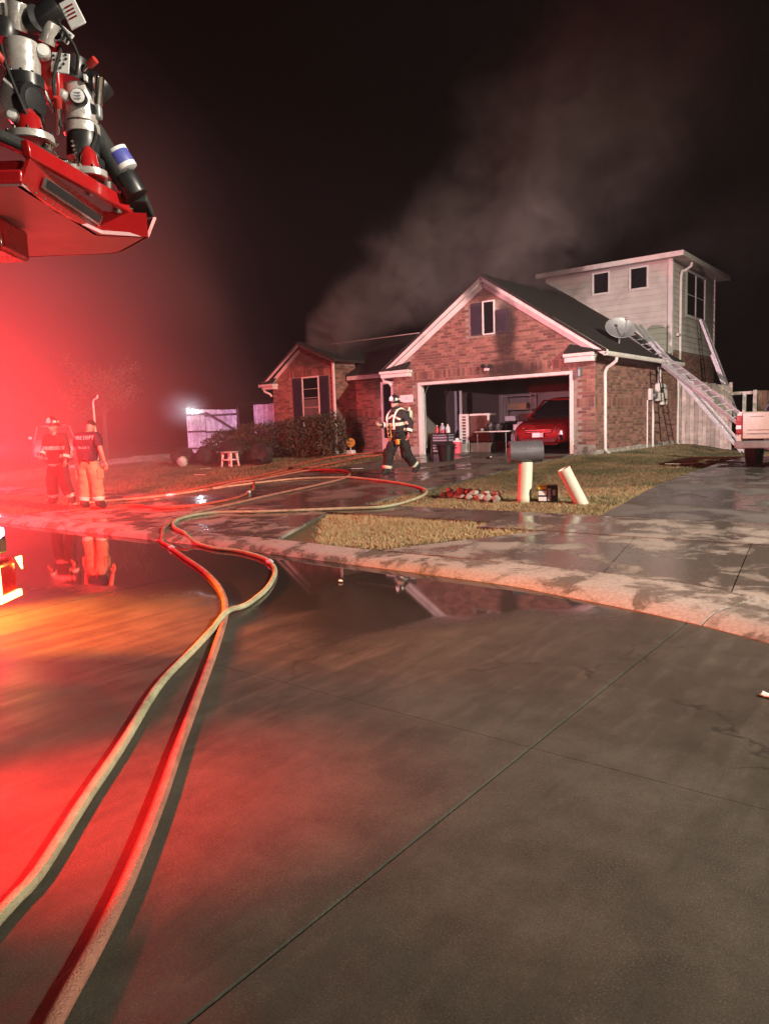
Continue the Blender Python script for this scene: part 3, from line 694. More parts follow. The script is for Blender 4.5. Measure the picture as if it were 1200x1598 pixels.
# main roof: hip rising behind the garage, lower ridge over the entry and wing
roof('main_roof', [(-3.32, 5.1, 5.09), (-3.32, 7.1, 5.09), (-4.9, 7.1, 6.09), (-4.85, 6.7, 6.06)])
roof('main_roof', [(-3.32, 5.1, 5.08), (-4.85, 6.7, 6.05), (-6.4, 6.7, 6.02), (-8.3, 5.0, 4.40), (-3.4, 5.0, 4.9)])
roof('main_roof', [(-13.6, 1.62, 2.72), (-6.3, 1.62, 2.72), (-6.3, 5.0, 4.38), (-13.6, 5.0, 4.38)])
roof('main_roof', [(-13.6, 5.0, 4.38), (-6.3, 5.0, 4.38), (-3, 11, 3.0), (-13.6, 11, 2.7)])
MB().beam((-13.6, 4.98, 4.475), (-8.2, 4.98, 4.475), .14, .03).build('ridge_cap', 'trim_plain', H)
MB().bb(-9.95, -6.68, 1.58, 1.66, 2.62, 2.76).build('fascia', 'white_trim', H)
# wing gable roof
roof('wing_roof', [(-13.58, .84, 2.70), (-11.62, .84, 4.02), (-11.62, 5.0, 4.02), (-13.58, 5.0, 2.70)])
roof('wing_roof', [(-11.62, .84, 4.02), (-9.85, .84, 3.26), (-9.85, 3.4, 3.26), (-11.62, 5.0, 4.02)])
rake((-13.58, 2.70), (-11.62, 4.02), 0, .03, .16, .86); rake((-13.2, 2.74), (-11.66, 3.82), 0, .03, .13, .982); rake((-11.62, 4.02), (-9.85, 3.26), 0, .03, .14, .86, 'wood_dark')
MB().bb(-13.55, -12.92, .76, 1.0, 2.47, 2.58).bb(-13.62, -12.90, .70, 1.0, 2.58, 2.67).build('eave_return', 'white_trim', H, bevel=.012)
MB().prism([(-13.62, .72, 2.675), (-12.9, .72, 2.675), (-12.95, .95, 2.88), (-13.4, .95, 2.8)], (0, 0, .02)).build('return_roof', 'shingle', H)

# gutters and downspouts
def gutter_run(a, b, w=.11, h=.11):
    a, b = Vector(a), Vector(b); d = (b-a).normalized(); sd = Vector((d.y, -d.x, 0))
    prof = [(-w/2, h/2), (-w/2, -h/2), (w*.32, -h/2), (w/2, -h*.1), (w/2, h/2), (w*.42, h/2), (w*.42, 0), (-w*.42, -h*.4), (-w*.42, h/2)]
    P = [a+sd*x+Vector((0, 0, z)) for x, z in prof]
    return MB().prism(P, b-a).build('gutter', 'trim_plain', H)
gutter_run((.40, -.30, 2.60), (.40, 6.5, 2.60)); gutter_run((-13.62, .7, 2.62), (-13.62, 3.5, 2.62))
def spout(path, r=.042): return MB().tube(catmull(path, .1), r, 8).build('downspout', 'trim_plain', H, smooth=True)
spout([(.38, .52, 2.56), (.37, .53, 2.45), (.20, .55, 2.33), (.065, .56, 2.20), (.06, .56, 1.6), (.06, .56, .25), (.065, .56, .10), (.13, .50, .03), (.22, .42, -.02)], .045)
spout([(.065, 7.14, 2.5), (.06, 7.15, 1.9), (.06, 7.15, .12), (.08, 7.12, .0), (.2, 7.05, -.12)])
spout([(-6.98, -.10, 2.46), (-6.97, -.06, 2.36), (-6.78, -.05, 2.30), (-6.70, -.05, 2.2)], .05)
spout([(-13.5, .82, 2.5), (-13.48, .84, 2.40), (-13.30, .93, 2.30), (-13.24, .96, 2.2)], .045)
MB().bb(-10.09, -9.99, .93, .995, .0, 3.42).build('downspout', 'trim_plain', H, bevel=.015)
spout([(.33, 7.55, 6.02), (.32, 7.52, 5.90), (.14, 7.40, 5.76), (.06, 7.34, 5.62), (.055, 7.32, 4.4), (.055, 7.31, 3.2), (.055, 7.30, 2.78)], .045)
MB().bb(.02, .10, 7.0, 7.36, 3.60, 3.68).build('pipe_bracket', 'trim_plain', H)
# flood light above the door, lantern on the right pier, house plaque
fl = MB().box((-3.24, -.03, 2.47), (.16, .05, .09)).build('flood_light', 'trim_plain', H, bevel=.01)
MB().lathe([(.035, 0), (.05, .05), (.055, .11), (.0, .11)], 10, axis_m((-3.30, -.06, 2.52), (-.3, -.6, .5))).lathe([(.035, 0), (.05, .05), (.055, .11), (.0, .11)], 10, axis_m((-3.17, -.06, 2.52), (.6, -.5, .3))).build('lamp_head', 'black_plastic', fl, smooth=True)
ln = MB().box((-.40, -.04, 2.2), (.09, .03, .22)).lathe([(.03, -.16), (.055, -.12), (.05, .05), (.07, .06), (.0, .13)], 8, T(-.40, -.11, 2.2)).build('wall_lantern', 'galv', H)
pq = MB().box((-6.14, -.022, 1.765), (.50, .02, .235)).build('house_plaque', 'label_white', H, bevel=.004)
tmx = textmesh('62', .13, .001); tmx.transform(T(-6.13, -.034, 1.775) @ Matrix.Rotation(R(90), 4, 'X')); mobj('plaque_digits', tmx, 'blue_grey', pq)
# electricity meter and service boxes on the side wall
mt_ = MB().lathe([(.17, 0), (.17, .06), (.12, .08), (.12, .16), (.0, .17)], 20, T(.01, 4.55, 1.60) @ Matrix.Rotation(R(90), 4, 'Y')).build('electric_meter', 'galv', H, smooth=True)
MB().bb(.01, .10, 4.2, 4.42, 1.45, 1.80).build('meter_panel', 'trim_plain', H, bevel=.01)
MB().bb(.01, .16, 4.86, 5.28, 1.42, 1.98).build('service_box', 'trim_plain', H, bevel=.015)
MB().bb(.01, .14, 5.30, 5.72, 1.30, 1.95).build('service_box', 'trim_plain', H, bevel=.015)
MB().bb(.16, .175, 4.98, 5.14, 1.68, 1.86).bb(.14, .16, 5.42, 5.55, 1.4, 1.5).build('box_window', 'dark', H)
MB().tube([(.05, 4.56, 1.44), (.05, 4.56, -.2)], .04, 8).tube([(.04, 4.06, 1.45), (.04, 4.06, .1), (.03, 3.98, -.2)], .022, 8).tube([(.05, 5.05, 1.98), (.05, 5.05, 2.55)], .02, 6).tube([(.05, 5.25, 1.95), (.05, 5.25, 2.55)], .03, 6).build('conduit', 'trim_plain', H, smooth=True)
# upper storey in lap siding
MB().bb(-4.5, -.02, 6.62, 11.9, 2.9, 6.06).build('upper_storey', 'plaster', H)
n = 17; ex = 3.15/n
for k in range(n):
    z = 2.95 + k*ex
    MB().add([(-4.5, 6.60, z), (-.10, 6.60, z), (-.10, 6.60, z+ex+.01), (-4.5, 6.60, z+ex+.01), (-4.5, 6.565, z), (-.10, 6.565, z), (-.10, 6.592, z+ex+.01), (-4.5, 6.592, z+ex+.01)],
             [(3,2,1,0),(4,5,6,7),(0,1,5,4),(1,2,6,5),(2,3,7,6),(3,0,4,7)]).build('siding_board', 'siding', H)
    if z > 3.05 or k > 0:
        zz = max(z, 3.12)
        MB().add([(-.03, 6.68, zz), (-.03, 11.9, zz), (-.03, 11.9, z+ex+.01), (-.03, 6.68, z+ex+.01), (.006, 6.68, zz), (.006, 11.9, zz), (-.018, 11.9, z+ex+.01), (-.018, 6.68, z+ex+.01)],
             [(3,2,1,0),(4,5,6,7),(0,1,5,4),(1,2,6,5),(2,3,7,6),(3,0,4,7)]).build('siding_board', 'siding', H)
MB().bb(-.12, .022, 6.535, 6.62, 2.8, 6.06).build('corner_board', 'white_trim', H)
MB().bb(-.02, .022, 6.622, 6.70, 3.06, 6.06).build('corner_board', 'white_trim', H)
MB().bb(-.02, .022, 11.88, 12.0, 3.06, 6.06).build('corner_board', 'white_trim', H)
window(-2.72, -2.09, 5.22, 6.0, 6.575, .06, depth=.04); window(-1.42, -.77, 5.21, 5.98, 6.575, .06, depth=.04)
sw = MB().bb(.0, .05, 8.05, 10.5, 4.32, 4.42).bb(.0, .05, 8.05, 10.5, 5.85, 5.93).bb(.0, .05, 8.05, 8.15, 4.42, 5.85).bb(.0, .05, 10.38, 10.5, 4.42, 5.85).bb(.0, .04, 9.2, 9.3, 4.42, 5.85).bb(.0, .03, 8.15, 10.38, 5.1, 5.13).build('window', 'trim_plain', H)
MB().bb(.018, .024, 8.12, 10.42, 4.38, 5.88).build('pane', 'glass', sw)
MB().prism([(-4.7, 6.20, 6.06), (.42, 6.20, 6.06), (.42, 12.4, 6.06), (-4.7, 12.4, 6.06)], (0, 0, .02)).build('soffit', 'siding', H)
MB().bb(-4.7, .44, 6.17, 6.20, 6.04, 6.20).bb(.42, .45, 6.20, 12.4, 6.04, 6.20).build('fascia', 'white_trim', H)
MB().add([(-4.7, 6.15, 6.2), (.47, 6.15, 6.2), (.47, 12.4, 6.2), (-4.7, 12.4, 6.2), (-3.6, 9.3, 6.75), (-1, 9.3, 6.75)], [(0,1,5,4),(1,2,5),(2,3,4,5),(3,0,4),(3,2,1,0)]).build('upper_roof', 'shingle', H)

# satellite dish on the roof
dish = thing('satellite_dish', 'grey oval satellite dish standing on the dark garage roof', 'satellite dish', (-.16, 2.16, 3.62))
MB().tube([(0, 0, -.02), (.02, 0, .25), (.02, -.02, .42)], .028, 8).build('mast', 'galv', dish, smooth=True)
MB().box((0, 0, -.02), (.16, .22, .03), Matrix.Rotation(R(34), 3, 'Y')).build('foot_plate', 'galv', dish)
dm = axis_m((.03, -.02, .50), (.62, -.62, .42))
prof = [(.02, -.04), (.15, -.03), (.30, .0), (.42, .035), (.43, .045), (.42, .05), (.30, .012), (.15, -.012), (.001, -.02)]
dmesh = MB().lathe(prof, 28, Matrix.Diagonal((1.05, .80, 1, 1)))
dmesh.v = [tuple(dm @ Vector(p)) for p in dmesh.v]; dmesh.build('reflector', 'galv', dish, smooth=True)
MB().tube([dm @ Vector((0, -.32, 0)), dm @ Vector((0, -.30, .25)), dm @ Vector((0, -.05, .46))], .015, 6).ball(tuple(dm @ Vector((0, 0, .48))), .05).build('feed_arm', 'galv', dish)

# ================================================================ FENCES
def fence(name, label, segs, pmat, posts=(), group=None, rails_front=True, brace=None, loc=None):
    """segs: (x0, x1, y, z0, z1l, z1r) runs of vertical boards"""
    x0 = segs[0][0]; y = segs[0][2]
    t = thing(name, label, 'fence', (x0, y, segs[0][3]), 0, group)
    o = Vector((x0, y, segs[0][3]))
    for (a, b, yy, z0, zl_, zr) in segs:
        n = max(1, int(round((b-a)/.142))); w = (b-a)/n
        for k in range(n):
            xa = a+k*w+.004; xb = a+(k+1)*w-.004; u = (k+.5)/n
            zt = zl_+(zr-zl_)*u + random.uniform(-.015, .015); dy = random.uniform(-.004, .004)
            c = Vector(((xa+xb)/2, yy+dy, (z0+zt)/2)) - o
            MB().box(c, (xb-xa, .02, zt-z0)).build('board', pmat, t)
        for z in (z0+.3, (z0+min(zl_, zr))/2+.05, min(zl_, zr)-.2):
            sgn = -1 if rails_front else 1
            MB().box(Vector(((a+b)/2, yy+sgn*.036, z))-o, (b-a, .04, .085)).build('rail', 'wood_dark' if rails_front else pmat, t)
    for (px, py, z0, z1, w, m) in posts:
        MB().box(Vector((px, py, (z0+z1)/2))-o, (w, w, z1-z0)).build('post', m, t, bevel=.006)
    if brace:
        for p, q in brace: MB().beam(Vector(p)-o, Vector(q)-o, .09, .035, (0, 1, 0)).build('brace', 'wood_dark', t)
    return t
fence('side_fence', 'weathered board side gate between house corner and pickup, with ladders leaning across it', [(.10, 1.60, 7.45, .42, 2.80, 2.52)], 'wood_grey',
      [(.06, 7.52, .3, 2.85, .09, 'wood_grey'), (1.64, 7.52, .2, 2.62, .09, 'wood_grey')], rails_front=False)
ff = fence('side_fence', 'brown board fence with open framing and white post behind the pickup tailgate', [(2.46, 9.3, 7.5, .40, 2.30, 2.30)], 'wood_brown',
      [(2.08, 7.42, .2, 2.28, .10, 'white_trim'), (2.40, 7.40, .2, 2.33, .11, 'wood_grey')], rails_front=False)
MB().bb(-.82, .0, -.05, -.01, 1.80, 1.90).build('rail', 'wood_grey', ff); MB().bb(-.82, .0, -.05, -.01, .92, 1.0).build('rail', 'wood_grey', ff)
fence('garden_fence', 'pale board fence and braced gate under the bright lamp at left', [(-20.6, -19.35, 2.6, .55, 2.62, 2.60), (-19.32, -17.2, 2.6, .55, 2.60, 2.52)], 'wood_grey',
      [(-20.66, 2.66, .5, 2.72, .11, 'wood_grey'), (-17.12, 2.66, .5, 2.6, .11, 'wood_dark')],
      brace=[((-19.2, 2.53, 2.45), (-17.35, 2.53, 1.65)), ((-19.2, 2.53, .95), (-17.35, 2.53, 1.55))])
fence('garden_fence', 'short pale board fence meeting the left corner of the brick house', [(-16.1, -13.22, 2.6, .55, 2.66, 2.70)], 'wood_grey', rails_front=False)
lamp_t = thing('wall_lamp', 'small bright white lamp shining on top of the pale fence post', 'lamp', (-20.05, 2.50, 2.50))
MB().box((0, 0, -.03), (.10, .10, .05)).build('lamp_base', 'galv', lamp_t, bevel=.01)
MB().ball((0, -.03, .05), .085).build('bulb', 'lens_white', lamp_t, smooth=True)

# ================================================================ LADDERS
def ladder(label, a, b, wd, width=.44, fly=.45):
    a, b = Vector(a), Vector(b); wd = Vector(wd).normalized()
    t = thing('extension_ladder', label, 'ladder', a, 0, 'fire ladders at the side of the house')
    d = (b-a); L = d.length; d.normalize(); nrm = wd.cross(d).normalized()
    for s in (-1, 1):
        MB().beam(wd*s*width/2, d*L*(.5+fly/2)+wd*s*width/2, .035, .10, nrm).build('rail', 'steel', t, bevel=.006)
        MB().beam(d*L*fly+wd*s*(width/2-.04)+nrm*.05, d*L+wd*s*(width/2-.04)+nrm*.05, .03, .09, nrm).build('fly_rail', 'steel', t, bevel=.006)
        MB().box(wd*s*width/2+d*.03, (.06, .06, .06)).build('foot', 'rubber', t)
    rung = None; n = int(L/.33)
    for k in range(1, n):
        p = d*(k*.33) + (nrm*.05 if k*.33 > L*fly else Vector())
        if rung is None:
            rung = MB().tube([-wd*(width/2-.01), wd*(width/2-.01)], .017, 6).mesh('rung', True); rung.materials.append(MT['steel'])
        r = bpy.data.objects.new('rung', rung); COL.objects.link(r); r.parent = t; r.location = p
    return t
ladder('aluminium ladder leaning on the siding up to the upper storey side window', (1.72, 9.9, .40), (.10, 9.55, 4.98), (0, 1, 0))
ladder('long ladder lying low from the roof edge across to behind the pickup tailgate', (4.05, 2.17, .62), (-1.05, 5.10, 4.36), (.42, .80, .1), .46, .35)
ladder('ladder with its feet on the grass by the pickup bumper, tip above the eave', (2.62, 5.15, .40), (-.52, 4.62, 4.44), (.12, 1, 0), .46, .5)

# ================================================================ VEHICLES
def loft(sections, m, name, parent, sub=2, caps=True, ang=40):
    """sections: lists of equal length of 3-D points"""
    n = len(sections[0]); vs = [p for s in sections for p in s]; fs = []
    for i in range(len(sections)-1):
        for k in range(n): fs.append((i*n+k, i*n+(k+1) % n, (i+1)*n+(k+1) % n, (i+1)*n+k))
    if caps: fs += [tuple(range(n))[::-1], tuple((len(sections)-1)*n+k for k in range(n))]
    o = MB().add(vs, fs).build(name, m, parent, smooth=True, ang=ang)
    if sub:
        md = o.modifiers.new('sub', 'SUBSURF'); md.levels = sub; md.render_levels = sub
    return o
def ring(y, wb, wm, wt, zb, zm, zt):
    h = (zm+zb)/2
    return [(-wb, y, zb), (-wm*.99, y, zb+.10), (-wm, y, h), (-wm*.985, y, zm), (-wt, y, zt-.02), (-wt*.45, y, zt), (wt*.45, y, zt), (wt, y, zt-.02), (wm*.985, y, zm), (wm, y, h), (wm*.99, y, zb+.10), (wb, y, zb)]
def wheel(t, x, y, r, w=.21):
    s = 1 if x > 0 else -1
    m = T(x, y, r) @ Matrix.Rotation(R(90), 4, 'Y')
    wh = MB().lathe([(r*.6, -w/2), (r*.93, -w/2), (r, -w*.36), (r, w*.36), (r*.93, w/2), (r*.6, w/2), (r*.6, -w/2)], 28, m).build('wheel', 'rubber', t, smooth=True)
    rm = MB().lathe([(.001, -w*.2), (r*.62, -w*.2), (r*.64, w*.3), (r*.58, w*.34), (r*.55, w*.12), (.08, w*.16), (.07, w*.26), (.001, w*.26)], 28, m)
    if s < 0: rm.v = [(2*x-p[0], p[1], p[2]) for p in rm.v]
    rm.build('rim', 'steel', wh, smooth=True)
    sp = MB()
    for k in range(5):
        q = 2*math.pi*k/5; sp.beam((x+s*w*.30, y+.06*math.cos(q), r+.06*math.sin(q)), (x+s*w*.26, y+r*.58*math.cos(q), r+r*.58*math.sin(q)), .05, .03, (1, 0, 0))
    sp.build('spokes', 'steel', wh)
def crossover(name, label, cat, loc, rz, paint, lit=False):
    t = thing(name, label, cat, loc, rz)
    S = [ring(0, .60, .74, .62, .28, .62, .74), ring(.10, .74, .84, .70, .24, .70, .84), ring(.55, .80, .90, .76, .24, .80, .98), ring(1.2, .82, .92, .78, .26, .88, 1.06),
         ring(2.2, .82, .93, .80, .26, .92, 1.08), ring(3.4, .82, .92, .79, .26, .95, 1.10), ring(4.1, .80, .89, .74, .30, .96, 1.10), ring(4.35, .70, .80, .64, .36, .9, 1.02)]
    loft(S, paint, 'body', t)
    def cab(y, w, wt, z0, zt): return [(-w, y, z0), (-w*.98, y, z0+.02), (-wt, y+.0, zt-.05), (-wt*.8, y, zt), (wt*.8, y, zt), (wt, y, zt-.05), (w*.98, y, z0+.02), (w, y, z0)]
    G = [cab(1.05, .76, .74, .98, 1.05), cab(1.55, .79, .66, 1.0, 1.38), cab(1.95, .80, .62, 1.02, 1.60), cab(2.9, .80, .61, 1.02, 1.66), cab(3.7, .78, .58, 1.02, 1.58), cab(4.2, .72, .60, 1.02, 1.2)]
    loft(G, 'glass', 'glasshouse', t, 2)
    Rf = [[(-.60, y, z-.03), (-.50, y, z+.012), (.50, y, z+.012), (.60, y, z-.03), (.5, y, z-.05), (-.5, y, z-.05)] for y, z in ((1.92, 1.585), (2.4, 1.65), (3.1, 1.665), (3.75, 1.575))]
    loft(Rf, paint, 'roof', t, 1)
    for s in (-1, 1):
        MB().beam((s*.765, 1.10, 1.02), (s*.625, 1.95, 1.56), .05, .05).beam((s*.625, 1.95, 1.56), (s*.60, 3.7, 1.55), .04, .04).build('pillar', paint, t)
        MB().box((s*.93, 1.55, 1.10), (.16, .12, .14)).build('wing_mirror', paint, t, bevel=.03)
    # face
    MB().prism([(-.44, -.015, .70), (.44, -.015, .70), (.40, -.03, .56), (-.40, -.03, .56)], (0, .06, 0)).build('grille', 'black_plastic', t, bevel=.015)
    MB().bb(-.42, .42, -.035, -.02, .655, .668).bb(-.40, .40, -.038, -.02, .60, .612).build('grille_bar', 'chrome', t)
    MB().prism([(-.58, -.03, .42), (.58, -.03, .42), (.50, -.04, .30), (-.50, -.04, .30)], (0, .10, 0)).build('lower_intake', 'black_plastic', t, bevel=.01)
    MB().bb(-.60, .60, -.05, .05, .235, .27).build('bumper_lip', paint, t, bevel=.012)
    for s in (-1, 1):
        pts = [(s*.46, .0, .745), (s*.80, .26, .80), (s*.81, .30, .73), (s*.50, -.01, .685)]
        MB().prism(pts, (0, .05, .0)).build('headlight', 'lens_lav' if lit else 'chrome', t, bevel=.01)
        MB().prism([(s*.62, -.02, .52), (s*.76, .08, .54), (s*.77, .10, .36), (s*.66, -.01, .36)], (0, .05, 0)).build('fog_light_pod', 'black_plastic', t, bevel=.01)
        wheel(t, s*.82, .85, .345); wheel(t, s*.82, 3.5, .345)
    MB().bb(-.17, .17, -.075, -.06, .455, .585).build('number_plate', 'plate', t, bevel=.004)
    return t
crossover('parked_car', 'shiny red crossover parked nose out inside the open garage', 'car', (-2.0, .75, Z0), R(3), 'car_red')

def pickup(loc, rz):
    t = thing('pickup_truck', 'cream pickup truck seen from behind on the neighbouring driveway', 'pickup truck', loc, rz)
    W2 = .90
    # bed sides, tailgate, cab
    for s in (-1, 1):
        S = []
        for y, zb in ((0, .52), (.5, .52), (.85, .80), (1.45, .80), (1.75, .52), (2.0, .52)):
            S.append([(s*(W2-.09), y, zb), (s*W2, y, zb), (s*(W2+.02), y, .82), (s*(W2-.005), y, 1.08), (s*(W2-.04), y, 1.13), (s*(W2-.10), y, 1.13)])
        loft(S, 'truck_white', 'bed_side', t, 0, ang=25)
        MB().bb(min(s*(W2-.10), s*(W2+.012)), max(s*(W2-.10), s*(W2+.012)), -.035, .04, .70, 1.06).build('tail_light', 'tail_red', t, bevel=.015)
        MB().bb(min(s*(W2-.09), s*(W2+.0)), max(s*(W2-.09), s*(W2+.0)), -.04, -.03, .80, .87).build('reverse_lens', 'plate', t)
        wheel(t, s*(W2-.10), 1.15, .36, .24); wheel(t, s*(W2-.10), 4.25, .36, .24)
    MB().bb(-.80, .80, -.02, .05, .60, 1.12).build('tailgate', 'truck_white', t, bevel=.02)
    MB().bb(-.70, .70, -.028, -.018, .70, .715).bb(-.70, .70, -.028, -.018, .775, .785).bb(-.66, -.42, -.026, -.018, 1.03, 1.045).build('tailgate_trim', 'galv', t)
    MB().bb(-.14, .14, -.035, -.015, .93, 1.02).build('tailgate_handle', 'black_plastic', t, bevel=.01)
    MB().bb(-.79, .79, .03, 2.0, .60, .64).bb(-.8, .8, 1.95, 2.0, .64, 1.12).build('bed_floor', 'dark', t)
    MB().prism([(-.92, -.10, .42), (-.92, -.10, .55), (-.92, -.02, .57), (-.92, .10, .57), (-.92, .10, .42)], (1.84, 0, 0)).build('rear_bumper', 'galv', t, bevel=.02)
    MB().bb(-.18, .18, -.118, -.104, .42, .545).build('number_plate', 'plate', t, bevel=.004)
    S = [ring(2.02, .8, .90, .86, .45, 1.0, 1.1), ring(3.6, .8, .90, .86, .45, 1.0, 1.1), ring(3.9, .8, .90, .84, .45, .95, 1.08), ring(4.9, .78, .86, .78, .45, .9, 1.0), ring(5.15, .7, .8, .7, .45, .8, .9)]
    loft(S, 'truck_white', 'cab_body', t, 1)
    G = [[(-.82, y, 1.05), (-w, y, z-.05), (-w*.85, y, z), (w*.85, y, z), (w, y, z-.05), (.82, y, 1.05)] for y, w, z in ((2.05, .68, 1.42), (2.2, .68, 1.60), (3.2, .68, 1.62), (3.75, .74, 1.2))]
    loft(G, 'glass', 'glasshouse', t, 0)
    MB().bb(-.66, .66, 2.2, 3.2, 1.60, 1.65).build('roof', 'truck_white', t, bevel=.03)
    return t
pickup((5.09, -3.30, .49), R(0))

# ================================================================ PEOPLE
def skin(verts, edges, radii, sub=2, root=0):
    me = bpy.data.meshes.new('sk'); me.from_pydata([tuple(v) for v in verts], edges, [])
    o = bpy.data.objects.new('sk', me); COL.objects.link(o)
    md = o.modifiers.new('skin', 'SKIN'); md.use_smooth_shade = True
    for i, r in enumerate(radii):
        q = r if isinstance(r, tuple) else (r, r)
        me.skin_vertices[0].data[i].radius = q; me.skin_vertices[0].data[i].use_root = (i == root)
    s = o.modifiers.new('s', 'SUBSURF'); s.levels = sub; s.render_levels = sub
    out = evalmesh(o); bpy.data.objects.remove(o); bpy.data.meshes.remove(me)
    return out
def scaled(me, c, s):
    me.transform(T(*c) @ Matrix.Diagonal((*s, 1)) @ T(*(-Vector(c)))); return me
def joined(meshes, name, mats):
    bm = bmesh.new()
    for i, me in enumerate(meshes):
        k = len(bm.faces); bm.from_mesh(me); bm.faces.ensure_lookup_table()
        for f in bm.faces[k:]: f.material_index = mats[i] if isinstance(mats, list) else 0
    me = bpy.data.meshes.new(name); bm.to_mesh(me); bm.free()
    me.polygons.foreach_set('use_smooth', [True]*len(me.polygons)); return me
def band(me, c, ax, hw, rad, name, m, parent, off=.006):
    """strip of tape lying on a garment: the slice of its mesh around plane (c, ax)"""
    bm = bmesh.new(); bm.from_mesh(me); c = Vector(c); ax = Vector(ax).normalized()
    g = lambda: bm.verts[:]+bm.edges[:]+bm.faces[:]
    bmesh.ops.bisect_plane(bm, geom=g(), plane_co=c+ax*hw, plane_no=ax, clear_outer=True)
    bmesh.ops.bisect_plane(bm, geom=g(), plane_co=c-ax*hw, plane_no=ax, clear_inner=True)
    bmesh.ops.delete(bm, geom=[f for f in bm.faces if (f.calc_center_median()-c).length > rad], context='FACES')
    bm.normal_update()
    for v in bm.verts: v.co += v.normal*off
    o = bpy.data.meshes.new(name); bm.to_mesh(o); bm.free(); o.materials.append(MT[m])
    o.polygons.foreach_set('use_smooth', [True]*len(o.polygons))
    return link(bpy.data.objects.new(name, o), parent)
def head_mesh(c, yaw=0, pitch=0, s=1.0):
    mb = MB(); N = 20; K = 16; vs = []; fs = []
    for i in range(K+1):
        th = math.pi*i/K
        for k in range(N):
            ph = 2*math.pi*k/N
            x, y, z = math.sin(th)*math.cos(ph), math.sin(th)*math.sin(ph), -math.cos(th)
            X, Y, Z = x*.077, y*.097, z*.122
            if z < 0: X *= 1+.25*z; Y = Y*(1+.12*z) + .016*(-z)
            fr = max(0, y)
            if fr > .75:
                if abs(x) < .22: Y += .030*max(0, 1-abs(z+.18)/.28)*(1-abs(x)/.22)      # nose
                Y -= .012*max(0, 1-abs(z-.08)/.14)*max(0, 1-abs(abs(x)-.42)/.25)         # eye sockets
                Y += .008*max(0, 1-abs(z+.50)/.08)*max(0, 1-abs(x)/.35)                   # lips
                if z < -.78: Y += .010                                                     # chin
            vs.append((X*s, Y*s, Z*s))
    for i in range(K):
        for k in range(N): fs.append((i*N+k, i*N+(k+1) % N, (i+1)*N+(k+1) % N, (i+1)*N+k))
    mb.add(vs, fs)
    for sx in (-1, 1): mb.ball((sx*.080*s, -.002, -.005), (.012*s, .022*s, .034*s), 8, 6)
    m = T(*c) @ Matrix.Rotation(yaw, 4, 'Z') @ Matrix.Rotation(pitch, 4, 'X')
    mb.v = [tuple(m @ Vector(p)) for p in mb.v]
    eyes = MB()
    for sx in (-1, 1): eyes.ball((sx*.031*s, .083*s, .010*s), .011*s, 8, 6)
    eyes.v = [tuple(m @ Vector(p)) for p in eyes.v]
    return mb, eyes, m
def hand(mb, w, d, side, curl=.5):
    """palm, four unequal bent fingers and a thumb; w = wrist, d = hand direction"""
    d = Vector(d).normalized(); sd = d.cross(Vector((0, 1, 0))); sd = sd.normalized() if sd.length > .2 else d.cross(Vector((1, 0, 0))).normalized()
    nn = sd.cross(d).normalized()
    w = Vector(w); m = Matrix((sd, nn, d)).transposed().to_4x4(); m.translation = w + d*.05
    mb.ball((0, 0, 0), (.042, .018, .055), 10, 8, m) if False else None
    k = len(mb.v); mb.ball((0, 0, 0), (.042, .018, .058), 10, 8); mb.v[k:] = [tuple(m @ Vector(p)) for p in mb.v[k:]]
    for i, L in enumerate((.070, .080, .074, .056)):
        b = w + d*.095 + sd*(-.030+.020*i)
        p1 = b + d*L*.45 + nn*side*curl*.012; p2 = p1 + (d*(1-curl*.7)+nn*side*curl).normalized()*L*.32; p3 = p2 + (d*(1-curl*1.2)+nn*side*curl*1.3).normalized()*L*.26
        mb.tube([b-d*.03, b, p1, p2, p3], [.0095, .0095, .0088, .008, .006], 6)
    b = w + d*.035 - sd*.035
    mb.tube([b, b - sd*.025 + d*.03 + nn*side*.01, b - sd*.03 + d*.06 + nn*side*.02], [.013, .011, .008], 6)
def folds(me, amp, fz=5.0, fx=9.0, seed=0.0):
    """push creases into a garment"""
    nn = [v.normal.copy() for v in me.vertices]
    for v, n in zip(me.vertices, nn):
        c = v.co
        a = mnoise.noise((c.x*fx+seed, c.y*fx, c.z*fz)); b = mnoise.noise((c.x*fx*2+c.z*7, c.y*fx*2, c.z*fz*2.4+seed))
        v.co = c + n*amp*((1-abs(a)*2.2)*.6 + b*.8)

